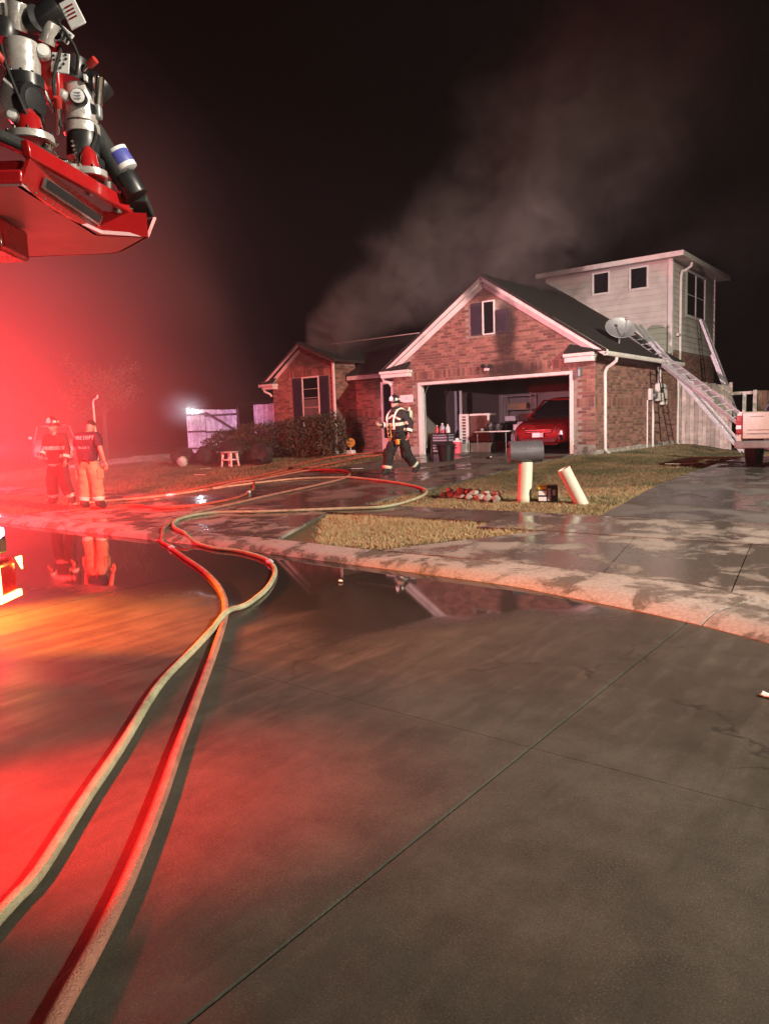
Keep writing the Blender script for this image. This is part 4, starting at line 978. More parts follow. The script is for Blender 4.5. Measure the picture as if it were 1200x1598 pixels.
def person(label, loc, face, J, kit, group=None):
    """J: joint positions in metres, x = the person's right, y = the way they face"""
    rz = math.atan2(face[1], face[0]) - math.pi/2
    t = thing('person', label, 'person', loc, rz, group)
    V = {k: Vector(v) for k, v in J.items()}
    order = ['pelvis', 'waist', 'chest', 'neck', 'skull', 'shR', 'elR', 'wrR', 'shL', 'elL', 'wrL', 'hipR', 'knR', 'anR', 'toR', 'hipL', 'knL', 'anL', 'toL']
    E = [(0,1),(1,2),(2,3),(3,4),(2,5),(5,6),(6,7),(2,8),(8,9),(9,10),(0,11),(11,12),(12,13),(13,14),(0,15),(15,16),(16,17),(17,18)]
    rad = [.115, .105, .125, .052, .05, .062, .044, .032, .062, .044, .032, .088, .058, .04, .03, .088, .058, .04, .03]
    body = skin([V[k] for k in order], E, rad)
    hm, eyes, hmx = head_mesh(V['head'], kit.get('hyaw', 0), kit.get('hpitch', 0))
    hd = MB()
    for s, wv, ev in ((-1, 'wrR', 'elR'), (1, 'wrL', 'elL')): hand(hd, V[wv], V[wv]-V[ev], s, kit.get('curl', .5))
    bme = joined([body, hm.mesh('h'), hd.mesh('hd')], 'body', None); bme.materials.append(MT[kit.get('bodymat', 'skin')])
    bo = mobj('body', bme, None, t)
    mobj('eyes', eyes.mesh('eyes', True), 'dark', bo)
    # trousers
    P = [V['pelvis'], V['waist'].lerp(V['pelvis'], .35), V['hipR'], V['knR'], V['anR'].lerp(V['knR'], .12), V['hipL'], V['knL'], V['anL'].lerp(V['knL'], .12)]
    tr = skin(P, [(0,1),(0,2),(2,3),(3,4),(0,5),(5,6),(6,7)], [.175, .165, .142, .122, .112, .142, .122, .112] if kit.get('baggy', True) else [.15, .14, .11, .09, .08, .11, .09, .08], 3)
    folds(tr, .016, 9, 6, 1.7); tro = mobj('trousers', tr, kit['trousers'], t); tr.polygons.foreach_set('use_smooth', [True]*len(tr.polygons))
    for k, a in (('knR', 'anR'), ('knL', 'anL')):
        ax = V[a]-V[k]; band(tr, V[k]+ax*.70, ax, .035, .2, 'reflective_cuff', 'reflect', tro)
        mb = MB(); d = (V['to'+k[2]]-V[a]); d.z = 0; d.normalize()
        f = skin([V[a]+Vector((0, 0, .14)), V[a]+Vector((0, 0, .02)), V[a]-d*.05-Vector((0, 0, .03)), V['to'+k[2]]+Vector((0, 0, .01))], [(0,1),(1,2),(1,3)], [.085, .07, .062, .05], 2, 1)
        mobj('boot', f, 'rubber', t)
    # jacket or shirt
    sl = kit.get('sleeve', 1.0)
    eR, eL = V['elR'], V['elL']
    if sl >= 1: arms = [V['shR'], eR, V['wrR'].lerp(eR, .08), V['shL'], eL, V['wrL'].lerp(eL, .08)]; er = [.10, .078, .065]
    else: arms = [V['shR'], V['shR'].lerp(eR, .4), V['shR'].lerp(eR, .8), V['shL'], V['shL'].lerp(eL, .4), V['shL'].lerp(eL, .8)]; er = [.095, .078, .07]
    hem = V['pelvis'] + (V['pelvis']-V['waist'])*kit.get('hem', .6)
    Q = [hem, V['pelvis'], V['waist'], V['chest'], V['neck']-(V['neck']-V['chest'])*.25] + arms
    jr = kit.get('jr', [.215, .20, .178, .185, .09])
    jk = skin(Q, [(0,1),(1,2),(2,3),(3,4),(3,5),(5,6),(6,7),(3,8),(8,9),(9,10)], jr+er+er, 3, 2)
    folds(jk, .013, 8, 7, 4.1); jo = mobj('jacket' if sl >= 1 else 'shirt', jk, kit['jacket'], t); jk.polygons.foreach_set('use_smooth', [True]*len(jk.polygons))
    return t, V, jk, jo, hmx
def helmet(t, hmx, mshell='helmet_black', shield='label_white', flaps=True):
    h = MB().lathe([(.172, -.012), (.168, -.02), (.118, .0), (.116, .05), (.100, .10), (.062, .138), (.001, .148)], 20, Matrix.Diagonal((.86, 1.02, 1, 1)))
    # longer rear brim
    h.v = [(x, y - (.06*max(0, -y)/.17 if z < .005 else 0), z - (.03*max(0, -y)/.17 if z < .005 else 0)) for x, y, z in h.v]
    h.tube([(0, .09, .03), (0, .075, .115), (0, 0, .165), (0, -.09, .12), (0, -.118, .04)], .012, 6)
    h.v = [tuple(hmx @ Vector((p[0], p[1], p[2]+.055))) for p in h.v]
    o = h.build('helmet', mshell, t, smooth=True, ang=50)
    sh = MB().prism([(-.045, .118, .02), (.045, .118, .02), (.052, .108, .09), (0, .098, .135), (-.052, .108, .09)], (0, .012, .002))
    sh.v = [tuple(hmx @ Vector((p[0], p[1], p[2]+.055))) for p in sh.v]; sh.build('helmet_shield', shield, o)
    for k in range(8):
        q = math.pi*2*(k+.5)/8
        if abs(math.sin(q)-1) < .12: continue
        c = Vector((math.cos(q)*.108*.95, math.sin(q)*.118, .045)); n = Vector((math.cos(q), math.sin(q), .25)).normalized()
        sd = n.cross(Vector((0, 0, 1))).normalized(); up = sd.cross(n)
        P = [c+sd*a+up*b+n*.006 for a, b in ((-.034, -.022), (.034, -.022), (.022, .03), (-.022, .03))]
        pm = MB().prism(P, n*.004); pm.v = [tuple(hmx @ Vector((p[0], p[1], p[2]+.055))) for p in pm.v]; pm.build('reflective_patch', 'reflect', o)
    return o
left_img = (-RT); to_cam = (-FW)
# --- firefighter striding to the left on the driveway
J = dict(pelvis=(0, 0, .96), waist=(0, .03, 1.12), chest=(0, .06, 1.34), neck=(0, .07, 1.50), skull=(0, .09, 1.60), head=(0, .105, 1.66),
         shR=(.20, .10, 1.44), elR=(.27, .14, 1.17), wrR=(.22, .38, 1.20), shL=(-.20, .03, 1.44), elL=(-.27, -.13, 1.20), wrL=(-.27, -.05, .97),
         hipR=(.10, .02, .90), knR=(.10, .26, .52), anR=(.10, .33, .10), toR=(.10, .50, .05), hipL=(-.10, -.02, .90), knL=(-.10, -.10, .50), anL=(-.10, -.40, .17), toL=(-.10, -.27, .05))
fdir = (left_img*.82 + to_cam*.57).normalized()
t, V, jk, jo, hmx = person('firefighter in dark turnout coat with pale stripes walking across the driveway', (-2.50, -5.35, zl(-2.5, -5.35)+.012), fdir, J,
    dict(jacket='turnout', trousers='turnout', hyaw=R(14), hpitch=R(-4), hem=.9), None)
helmet(t, hmx)
ud = V['chest']-V['waist']
band(jk, V['waist'].lerp(V['chest'], .42), ud, .036, .30, 'reflective_stripe', 'reflect', jo)
band(jk, V['pelvis']+Vector((0, 0, -.12)), (0, .15, 1), .034, .32, 'reflective_stripe', 'reflect', jo)
for a, b in (('elR', 'wrR'), ('elL', 'wrL')):
    ax = V[b]-V[a]; band(jk, V[a]+ax*.62, ax, .03, .13, 'sleeve_stripe', 'reflect', jo)
sp = V['chest']
for s in (-1, 1):   # curved shoulder straps of the air pack
    pts = [(s*.10, -.10, 1.50), (s*.12, .02, 1.555), (s*.13, .15, 1.50), (s*.145, .235, 1.38), (s*.12, .25, 1.24), (s*.13, .235, 1.08)]
    st = MB().tube(catmull(pts, .04), .022, 6, rx=1.0); st.build('pack_strap', 'reflect', jo, smooth=True)
MB().tube(catmull([(-.19, .02, 1.05), (-.14, .19, 1.03), (0, .235, 1.02), (.14, .19, 1.03), (.19, .02, 1.05)], .05), .022, 6).build('waist_strap', 'dark', jo, smooth=True)
MB().tube(catmull([(-.05, .245, 1.22), (-.02, .27, 1.05), (-.07, .28, .92), (.02, .27, .82)], .05), .010, 6).tube(catmull([(.06, .25, 1.2), (.10, .27, 1.0), (.02, .27, .88)], .05), .009, 6).build('gauge_hose', 'yellow_gear', jo, smooth=True)
MB().lathe([(.001, -.29), (.05, -.285), (.082, -.24), (.086, 0), (.086, .18), (.07, .23), (.03, .26), (.03, .31), (.001, .31)], 16, T(0, -.27, 1.27) @ Matrix.Rotation(R(6), 4, 'X')).build('air_cylinder', 'pvc', t, smooth=True)
MB().box((0, -.185, 1.26), (.26, .05, .46)).lathe([(.09, -.05), (.09, -.03)], 16, T(0, -.27, 1.2)).build('pack_frame', 'black_plastic', t, bevel=.02)
MB().ball((0, .165, 1.50), (.07, .05, .06)).build('face_mask', 'black_plastic', t, smooth=True)
for s in (-1, 1):
    band(jk, V['chest']+Vector((s*.10, .05, .02)), (s*.45, .1, 1), .020, .13, 'reflective_stripe', 'reflect', jo, .009)
MB().tube(catmull([(.02, .255, 1.20), (.10, .265, 1.12), (.16, .20, 1.0), (.12, .24, .86)], .04), .011, 6).tube(catmull([(-.12, .25, 1.16), (-.15, .24, 1.02), (-.10, .27, .90)], .04), .012, 6).build('air_line', 'dark', jo, smooth=True)
for x, z in ((-.10, 1.10), (.07, 1.0), (-.02, .93), (.12, .88)): MB().box((x, .262, z), (.035, .02, .025)).build('buckle', 'steel', jo, bevel=.004)
for k in ('knR', 'knL'): MB().ball(tuple(V[k]+Vector((0, .085, .02))), (.085, .05, .12), 12, 8).build('knee_pad', 'turnout', t, smooth=True)
MB().tube(catmull([(-.09, -.05, 1.53), (-.095, .06, 1.56), (-.06, .13, 1.58), (.0, .15, 1.575), (.06, .13, 1.58), (.095, .06, 1.56), (.09, -.05, 1.53)], .04), .035, 8).build('hood', 'turnout', t, smooth=True)
MB().box((-.13, .16, .80), (.10, .06, .12)).build('hip_pouch', 'yellow_gear', t, bevel=.015)
# --- firefighter in tee shirt seen from behind
J = dict(pelvis=(0, 0, .97), waist=(0, .01, 1.12), chest=(0, .03, 1.34), neck=(0, .06, 1.50), skull=(0, .12, 1.58), head=(0, .155, 1.62),
         shR=(.21, .02, 1.43), elR=(.29, .0, 1.16), wrR=(.30, .08, .93), shL=(-.21, .02, 1.43), elL=(-.28, .0, 1.16), wrL=(-.29, .05, .92),
         hipR=(.10, 0, .92), knR=(.145, .02, .50), anR=(.17, -.01, .10), toR=(.20, .15, .05), hipL=(-.10, 0, .92), knL=(-.11, .02, .50), anL=(-.13, -.05, .10), toL=(-.16, .11, .05))
pdir = (FW*.96 + RT*.25).normalized()
t, V, jk, jo, hmx = person('person in navy FIRE DEPT tee shirt and tan bunker trousers, back turned', (-5.674, -11.21, zl(-5.674, -11.2)+.015), pdir, J,
    dict(jacket='navy_cloth', trousers='tan_cloth', sleeve=.4, hem=.35, jr=[.17, .175, .165, .175, .07], hpitch=R(-38)))
hc = MB().lathe([(.085, -.03), (.09, .02), (.075, .075), (.04, .105), (.001, .112)], 16, Matrix.Diagonal((.92, 1.1, 1, 1)))
hc.v = [tuple(hmx @ Vector((p[0], p[1]-.008, p[2]+.02))) for p in hc.v]; hc.build('hair', 'dark', t, smooth=True)
bvh = BVHTree.FromPolygons([v.co for v in jk.vertices], [tuple(p.vertices) for p in jk.polygons])
for txt, z, s in (('FIRE DEPT', 1.405, .098), ('TRUCK 1', 1.215, .062)):
    tm = textmesh(txt, s, 0)
    for v in tm.vertices:
        x, z2 = v.co.x, z+v.co.y; h = bvh.ray_cast(Vector((x, -2, z2)), Vector((0, 1, 0)))
        v.co = Vector((x, (h[0].y if h[0] else -.15)-.006, z2))
    mobj('shirt_lettering', tm, 'white_print', jo)
for s in (-1, 1):
    MB().tube(catmull([(s*.08, -.15, 1.0), (s*.11, -.13, .9)], .03), .018, 6).build('brace_strap', 'tail_red', t)
    MB().box((s*.245, 0, .70), (.05, .17, .20)).build('cargo_pocket', 'tan_cloth', t, bevel=.02)
# --- helmeted firefighter beyond, facing the camera
J = dict(pelvis=(0, 0, .96), waist=(0, .01, 1.12), chest=(0, .02, 1.34), neck=(0, .03, 1.50), skull=(0, .05, 1.60), head=(0, .06, 1.66),
         shR=(.20, .02, 1.44), elR=(.29, .02, 1.18), wrR=(.24, .20, 1.05), shL=(-.20, .02, 1.44), elL=(-.28, .02, 1.18), wrL=(-.28, .10, .96),
         hipR=(.10, 0, .90), knR=(.16, .06, .50), anR=(.20, -.02, .10), toR=(.23, .15, .05), hipL=(-.10, 0, .90), knL=(-.20, .10, .50), anL=(-.30, .02, .10), toL=(-.36, .17, .05))
t, V, jk, jo, hmx = person('firefighter in helmet and dark coat standing behind the one in a tee shirt', (-7.30, -10.95, zl(-7.3, -11)+.0), (to_cam*.9 - RT*.3).normalized(), J,
    dict(jacket='turnout', trousers='turnout', hem=.9))
helmet(t, hmx)
band(jk, V['waist'].lerp(V['chest'], .45), (0, 0, 1), .04, .30, 'reflective_stripe', 'reflect', jo)
band(jk, V['pelvis']+Vector((0, 0, -.10)), (0, 0, 1), .034, .30, 'reflective_stripe', 'reflect', jo)
for a, b in (('elR', 'wrR'), ('elL', 'wrL')):
    ax = V[b]-V[a]; band(jk, V[a]+ax*.62, ax, .03, .13, 'sleeve_stripe', 'reflect', jo)
pk = thing('pike_pole', 'tall hooked pike pole standing beside the person in the tee shirt', 'pike pole', tuple(Vector((-5.674, -11.21, zl(-5.6, -11.0))) + FW*.42 + RT*.02))
MB().tube([(0, 0, 0), (.0, .0, 2.05)], .018, 8).build('shaft', 'pvc', pk, smooth=True)
MB().tube(catmull([(0, 0, 2.0), (0, 0, 2.1), (.03, .01, 2.16), (.08, .04, 2.18), (.10, .05, 2.24)], .02), [.02]*1+[.016]*(len(catmull([(0, 0, 2.0), (0, 0, 2.1), (.03, .01, 2.16), (.08, .04, 2.18), (.10, .05, 2.24)], .02))-1), 6).build('hook', 'steel', pk, smooth=True)

# ================================================================ HOSES
def hz(x, y):
    g = gutter(x)
    if y < g: return 0
    w = curbw(x)
    if y < g+w: return (zl(x, g+w)+.012)*sm(0, .6*w, y-g)
    return zl(x, y)+.014
def hose(label, P, r, m, couplings=(), bumps=()):
    pts = []
    for q in catmull([(a, b, 0) for a, b in P], .07):
        z = hz(q.x, q.y) + r*.92
        for bx, by, h, s in bumps: z += h*math.exp(-((q.x-bx)**2+(q.y-by)**2)/(2*s*s))
        pts.append(Vector((q.x, q.y, z)))
    # smooth the height so that it lies without kinks
    zs = [p.z for p in pts]
    for _ in range(3): zs = [zs[0]] + [(zs[i-1]+2*zs[i]+zs[i+1])/4 for i in range(1, len(zs)-1)] + [zs[-1]]
    for p, z in zip(pts, zs): p.z = z
    base = pts[0].copy(); pts = [p-base for p in pts]
    rr = [r*(1+.05*mnoise.noise((q.x*1.3+base.x, q.y*1.3, 7.7))+.03*mnoise.noise((q.x*6, q.y*6+base.y, 2.2))) for q in pts]
    o = MB().tube(pts, rr, 14, rx=1.10).build('fire_hose', m, None, smooth=True); o.location = base
    tag(o, label, 'hose')
    for (cx, cy) in couplings:
        i = min(range(len(pts)), key=lambda k: (pts[k].x+base.x-cx)**2+(pts[k].y+base.y-cy)**2); i = min(max(i, 2), len(pts)-3)
        d = pts[i+2]-pts[i-2]; mm = axis_m(pts[i], d)
        cm = MB().lathe([(r*1.02, -.11), (r*1.15, -.10), (r*1.2, -.04), (r*1.5, -.035), (r*1.5, .03), (r*1.22, .035), (r*1.15, .10), (r*1.02, .11)], 14, mm)
        for k in range(2): cm.tube([mm @ Vector((r*1.45*(1-2*k), 0, 0)), mm @ Vector((r*1.8*(1-2*k), 0, 0))], .012, 6)
        cm.build('coupling', 'steel', o, smooth=True)
    return o
A = [(5.23,-18.12),(5.14,-17.96),(5.02,-17.77),(4.67,-17.39),(4.29,-16.96),(3.69,-16.31),(3.27,-15.73),(2.77,-15.02),(2.53,-14.52),(2.18,-13.96),(1.65,-13.35),(1.16,-12.97),(0.74,-12.76),(0.14,-12.6),(-0.38,-12.59),(-1.33,-12.3),(-1.97,-12.03),(-2.49,-11.61),(-2.67,-11.15),(-2.48,-10.75),(-1.79,-10.48),(-1.18,-10.17),(-0.4,-9.75),(0.14,-9.4),(0.16,-8.6),(-0.17,-7.71),(-0.87,-7.03),(-2.22,-6.34),(-3.64,-5.97),(-4.82,-6.26),(-5.39,-7.19),(-5.64,-8.13),(-5.73,-8.78),(-5.82,-9.3),(-6.09,-9.85),(-6.54,-10.32),(-6.9,-10.92)]
A[0] = (5.6, -18.6)
B = [(6.3,-18.7),(5.79,-18.16),(5.55,-17.86),(5.32,-17.59),(4.95,-17.2),(4.54,-16.79),(4.04,-16.28),(3.3,-15.53),(2.61,-14.87),(1.87,-14.3),(0.91,-13.74),(-0.22,-13.2),(-1.18,-12.73),(-1.58,-12.54),(-2.3,-11.91),(-2.8,-11.18),(-2.99,-10.47),(-3.07,-9.8),(-3.23,-8.82),(-3.34,-7.59),(-3.54,-6.31),(-4.02,-5.39),(-4.77,-4.66),(-5.58,-4.45),(-6.12,-4.79),(-5.98,-5.89),(-5.82,-6.88),(-5.80,-7.7),(-5.6,-8.51)]
D = [(-8.08,1.9),(-8.1,0.9),(-8.3,-0.22),(-8.40,-1.27),(-7.88,-2.97),(-7.04,-4.73),(-6.57,-6.11),(-6.44,-6.89),(-6.15,-8.31),(-6.05,-8.92),(-6.1,-9.62),(-6.6,-9.93)]
E_ = [(-7.7,1.9),(-7.4,0.6),(-6.96,-0.46),(-7.16,-1.07),(-6.94,-2.22),(-6.65,-3.59),(-6.54,-4.98),(-6.11,-6.31),(-5.34,-7.3),(-4.55,-8.03),(-3.86,-8.94),(-3.65,-9.5),(-3.66,-10.1),(-3.87,-10.5),(-4.32,-10.7),(-5.12,-10.6),(-5.43,-10.8),(-5.64,-11.01),(-5.95,-11.52)]
hose('thick pale yellow hose snaking from the street corner up over the driveway and back', A, .025, 'hose_yellow', [(1.16, -12.97), (-5.82, -9.3)], [(2.70, -14.95, .052, .14), (-3.5, -6.3, .05, .2), (-.0, -8.6, 0, 1)])
hose('thick orange hose lying under the yellow one across the wet street', B, .0255, 'hose_orange', [(-.9, -12.9)], [(-5.78, -7.4, .03, .3)])
hose('red hose running from the porch along the lawn edge', D, .025, 'hose_red')
hose('red hose from the porch that loops back on the driveway apron', E_, .025, 'hose_red', [(-4.1, -8.55)])

# ================================================================ THINGS ON THE LOT
mb_ = thing('mailbox', 'grey barrel shaped mailbox on a thick pale green pipe post', 'mailbox', (2.03, -8.08, zl(2, -8)+0))
tilt = Matrix.Rotation(R(2.5), 4, (RT.x*0+FW.x, FW.y, 0))
md = RT
post = MB().lathe([(.112, -.1), (.118, .03), (.121, .05), (.113, .07), (.113, .62), (.10, .64)], 24)
lean = Matrix.Shear if False else None
post.v = [(x+.055*z*RT.x, y+.055*z*RT.y, z) for x, y, z in post.v]; post.build('post', 'pvc', mb_, smooth=True)
bx = Vector((.055*.64*RT.x, .055*.64*RT.y, .0))
prof = [(.168*math.sin(q)*(1 if math.cos(q) > 0 else .97), .172-.176*math.cos(q)) for q in [2*math.pi*k/22 for k in range(22)]]
def across(u, w, z): return Vector((RT.x*u + FW.x*w, RT.y*u + FW.y*w, z)) + bx + Vector((0, 0, .635))
MB().prism([across(-.265, a, b) for a, b in prof], RT*.53).build('mail_drum', 'mail_grey', mb_, smooth=True, bevel=.012)
MB().prism([across(-.275, a*1.03, b*1.03-.004) for a, b in prof], RT*.02).build('mailbox_door', 'mail_grey', mb_, bevel=.006)
MB().box(across(-.285, 0, .27), (.03, .03, .05)).build('door_latch', 'black_plastic', mb_)

pp = thing('pipe_post', 'bare cream pipe leaning to the left out of the grass', 'pipe', (2.97, -7.99, zl(2.97, -8)))
pm = MB().lathe([(.098, -.15), (.102, .0), (.102, .60), (.096, .605), (.088, .60), (.085, .40), (.001, .39)], 24)
ax = (Vector((0, 0, 1))*.89 - RT*.44 + FW*.02).normalized()
am = axis_m((0, 0, 0), ax); pm.v = [tuple(am @ Vector(p)) for p in pm.v]; pm.build('pipe', 'pvc_white', pp, smooth=True)
bt = thing('battery_case', 'small black battery case with yellow top corner between the two pipes', 'battery case', (2.42, -8.0, zl(2.42, -8)), YAW-R(16))
MB().box((0, 0, .12), (.30, .20, .24)).build('case', 'black_plastic', bt, bevel=.014)
MB().box((0, 0, .252), (.305, .205, .025)).build('lid', 'black_plastic', bt, bevel=.008)
MB().box((-.085, -.03, .262), (.135, .15, .016)).box((-.085, -.1045, .225), (.135, .006, .045)).build('yellow_cap', 'yellow', bt)
MB().box((-.085, -.1035, .145), (.125, .005, .07)).box((-.085, -.1035, .05), (.125, .005, .065)).build('label', 'label_white', bt)
MB().box((.095, -.1035, .15), (.045, .005, .09)).build('label', 'blue_grey', bt)
MB().box((.02, -.102, .12), (.05, .006, .20)).build('case_rib', 'blue_grey', bt)
# stones edging the bed: each one a rough rock
def rock(loc, r, seed):
    bm = bmesh.new(); bmesh.ops.create_icosphere(bm, subdivisions=2, radius=1)
    for v in bm.verts:
        n = mnoise.noise(v.co*1.3+Vector((seed*3.1, seed, 0))); v.co *= 1+.45*n
        v.co = Vector((v.co.x*r[0], v.co.y*r[1], v.co.z*r[2]))
    me = bpy.data.meshes.new('stone'); bm.to_mesh(me); bm.free(); me.materials.append(MT['stone']); shade(me, 40)
    o = link(bpy.data.objects.new('stone', me)); o.location = loc; o.rotation_euler = (random.uniform(-.4, .4), random.uniform(-.4, .4), random.uniform(0, 6)); return o
k = 0
for row, n, off, zz in ((0, 9, 0, .03), (1, 8, .10, .03), (2, 6, .08, .10)):
    for i in range(n):
        u = (i+.5)/n; k += 1
        x = .32 + 1.30*u + random.uniform(-.03, .03); y = -7.92 - .30*u + .13*row*(1 if row < 2 else .5) + random.uniform(-.03, .03)
        o = rock((x, y, zl(x, y)+zz), (random.uniform(.06, .10), random.uniform(.05, .07), random.uniform(.045, .07)), k)
        tag(o, 'rough pale stone in the low heap edging the lawn left of the mailbox', 'stone', 'heaped edging stones')
# rubbish and scraps
def scrap(label, p, d, rz, m='label_white', dz=.012):
    bm = bmesh.new(); bmesh.ops.create_grid(bm, x_segments=4, y_segments=3, size=.5)
    for v in bm.verts: v.co = Vector((v.co.x*d[0], v.co.y*d[1], .02*mnoise.noise(v.co*4+Vector((p[0], p[1], 0)))+.012))
    ex_ = bmesh.ops.extrude_face_region(bm, geom=bm.faces[:])
    for v in ex_["geom"]:
        if isinstance(v, bmesh.types.BMVert): v.co.z += .006
    me = bpy.data.meshes.new('paper_scrap'); bm.to_mesh(me); bm.free(); me.materials.append(MT[m])
    o = link(bpy.data.objects.new('paper_scrap', me)); o.location = (p[0], p[1], zl(p[0], p[1])+dz if p[1] > -12.4 else .004); o.rotation_euler.z = rz
    tag(o, label, 'scrap'); return o
scrap('white scrap on the lawn below the white stool, farther of two', (-10.6, -4.5), (.32, .14), .9)
scrap('white scrap on the lawn nearest the hoses, closer of two', (-9.1, -5.9), (.34, .10), .3)
scrap('white flat scrap on the driveway left of the walking firefighter', (-4.9, -4.05), (.32, .12), .75)
scrap('white crumpled scrap at the foot of the left door jamb', (-4.9, -1.2), (.34, .14), .8)
scrap('long pale strip lying on the grass right of the leaning pipe', (3.05, -2.5), (.95, .09), .62, 'pvc')
scrap('small white scrap on the wet street at the right edge', (6.83, -14.50), (.10, .035), -.2)
scrap('tiny pale scrap on the street by the puddle edge', (2.62, -13.35), (.04, .03), .5)
st = thing('plastic_stool', 'white plastic stool standing on the lawn before the shrubs', 'stool', (-10.44, -3.65, zl(-10.4, -3.6)))
MB().lathe([(.001, .43), (.26, .43), (.29, .455), (.27, .47), (.001, .48)], 24).build('seat', 'white_plastic', st, smooth=True)
for q in range(4):
    a = R(45+90*q+12); MB().tube([(.21*math.cos(a), .21*math.sin(a), .44), (.24*math.cos(a), .24*math.sin(a), .2), (.27*math.cos(a), .27*math.sin(a), 0)], [.05, .035, .028], 8).build('leg', 'white_plastic', st, smooth=True)
MB().lathe([(.235, .20), (.25, .20), (.25, .235), (.235, .235)], 20).build('leg_ring', 'white_plastic', st)
def bag(label, p, r, seed, m='rubber'):
    bm = bmesh.new(); bmesh.ops.create_icosphere(bm, subdivisions=3, radius=1)
    for v in bm.verts:
        n = mnoise.noise(v.co*2.2+Vector((seed, 0, seed*2)))*.42 + mnoise.noise(v.co*6+Vector((0, seed, 0)))*.20
        c = v.co*(1+n)
        c = c + v.co*.18*abs(mnoise.noise(v.co*3.5+Vector((seed*5, 1, 0))))
        v.co = Vector((c.x*r[0], c.y*r[1], max(c.z, -.85)*r[2]))
    me = bpy.data.meshes.new('rubbish_bag'); bm.to_mesh(me); bm.free(); shade(me, 60); me.materials.append(MT[m])
    o = link(bpy.data.objects.new('rubbish_bag', me)); o.location = (p[0], p[1], zl(p[0], p[1])+r[2]*.82); tag(o, label, 'rubbish bag'); return o
bag('dark bulging rubbish bag leftmost by the garden fence', (-13.4, -3.2), (.42, .36, .30), 1)
bag('dark lumpy rubbish bag left of the stool', (-12.4, -3.0), (.36, .34, .34), 2)
bag('dark rubbish bag close behind the stool', (-11.0, -3.0), (.46, .36, .42), 3)
bag('small pale sack between the dark bags', (-12.75, -3.75), (.16, .14, .18), 4, 'white_plastic')
bag('dark sack at the right of the stool by the shrubs', (-9.9, -2.9), (.40, .34, .36), 6)
# round orange reflector on a white stand by the porch
rf = thing('reflector', 'round orange reflector on a short white stand by the porch wall', 'reflector', (-9.28, .86, .60))
MB().box((0, 0, .05), (.30, .22, .26)).build('stand', 'white_plastic', rf, bevel=.03)
MB().tube([(0, 0, .1), (0, 0, .42)], .02, 8).build('stem', 'white_plastic', rf)
MB().lathe([(.001, 0), (.16, 0), (.165, .02), (.15, .045), (.001, .055)], 24, axis_m((0, -.0, .44), -FW)).build('disc', 'orange_disc', rf, smooth=True)
# rubber bin in front of the garage
bn = thing('rubber_bin', 'round black bin standing before the garage opening', 'bin', (-3.50, -1.88, zl(-3.5, -1.9)+.01))
MB().lathe([(.20, 0), (.25, .40), (.275, .41), (.28, .45), (.265, .455), (.24, .42), (.19, .04), (.001, .03)], 28).build('tub', 'black_plastic', bn, smooth=True)
for s in (-1, 1): MB().tube([(s*.27, -.06, .36), (s*.31, -.05, .35), (s*.31, .05, .35), (s*.27, .06, .36)], .014, 6).build('handle', 'black_plastic', bn)

# ================================================================ GARAGE CONTENTS
GZ = Z0+.002
def crate(label, p, d, m='black_plastic', rz=0):
    t = thing('storage_crate', label, 'crate', p, rz)
    w, dd, h = d
    for k in range(4):
        z = .03+k*(h-.05)/3
        MB().bb(-w/2, w/2, -dd/2, -dd/2+.015, z, z+.035).bb(-w/2, w/2, dd/2-.015, dd/2, z, z+.035).bb(-w/2, -w/2+.015, -dd/2, dd/2, z+.001, z+.034).bb(w/2-.015, w/2, -dd/2, dd/2, z+.001, z+.034).build('side_slat', m, t)
    for s in (-1, 1):
        for q in (-1, 1): MB().box((s*(w/2-.012), q*(dd/2-.012), h/2), (.035, .035, h)).build('corner_post', m, t)
    MB().bb(-w/2, w/2, -dd/2, dd/2, 0, .02).build('floor', m, t)
    MB().bb(-w/2+.03, w/2-.03, -dd/2+.03, dd/2-.03, .03, h*.86).build('contents', 'blue_grey', t, bevel=.02)
    return t
crate('dark slatted crate of grey goods, lower of the two in the garage', (-5.22, .62, GZ), (.62, .44, .33))
crate('dark slatted crate under the bottles, upper of the two in the garage', (-5.22, .62, GZ+.335), (.62, .44, .31))
def bottle(label, p, h, r, m, cap='white_plastic'):
    t = thing('bottle', label, 'bottle', p)
    MB().lathe([(.001, 0), (r*.95, 0), (r, .02), (r, h*.6), (r*.9, h*.7), (r*.38, h*.86), (r*.36, h*.93)], 14).build('body', m, t, smooth=True)
    MB().lathe([(r*.42, h*.91), (r*.42, h), (.001, h)], 12).build('cap', cap, t, smooth=True)
for lb, x, y, h, r, m in (('red bottle standing leftmost on the upper crate', -5.42, .58, .28, .055, 'red_plastic'), ('grey blue jug standing on the upper crate', -5.27, .66, .34, .085, 'blue_grey'), ('tall white bottle on the upper crate', -5.08, .68, .30, .07, 'white_plastic'),
                          ('short red bottle at the front of the upper crate', -5.15, .50, .17, .045, 'red_plastic'), ('pale bottle rightmost on the upper crate', -4.97, .54, .19, .05, 'label_white')):
    bottle(lb, (x, y, GZ+.32+.31*.86-.03+.06), h, r, m)
bk = thing('brown_board', 'brown board leaning inside the left door jamb', 'board', (-5.78, .7, GZ))
MB().box((0, 0, .33), (.30, .03, .66), Matrix.Rotation(R(8), 3, 'Y')).build('panel', 'cardboard', bk); MB().box((0, -.025, .33), (.05, .03, .60), Matrix.Rotation(R(8), 3, 'Y')).build('batten', 'brown', bk)
pk_ = thing('pink_tub', 'bright pink tub with a pale lid beside the slotted cabinet', 'tub', (-4.86, .86, GZ))
MB().lathe([(.001, .001), (.13, .001), (.16, .36), (.001, .36)], 18).build('tub', 'pink_plastic', pk_, smooth=True); MB().lathe([(.17, .36), (.17, .39), (.06, .41), (.06, .47), (.001, .47)], 18).build('lid', 'label_white', pk_, smooth=True)
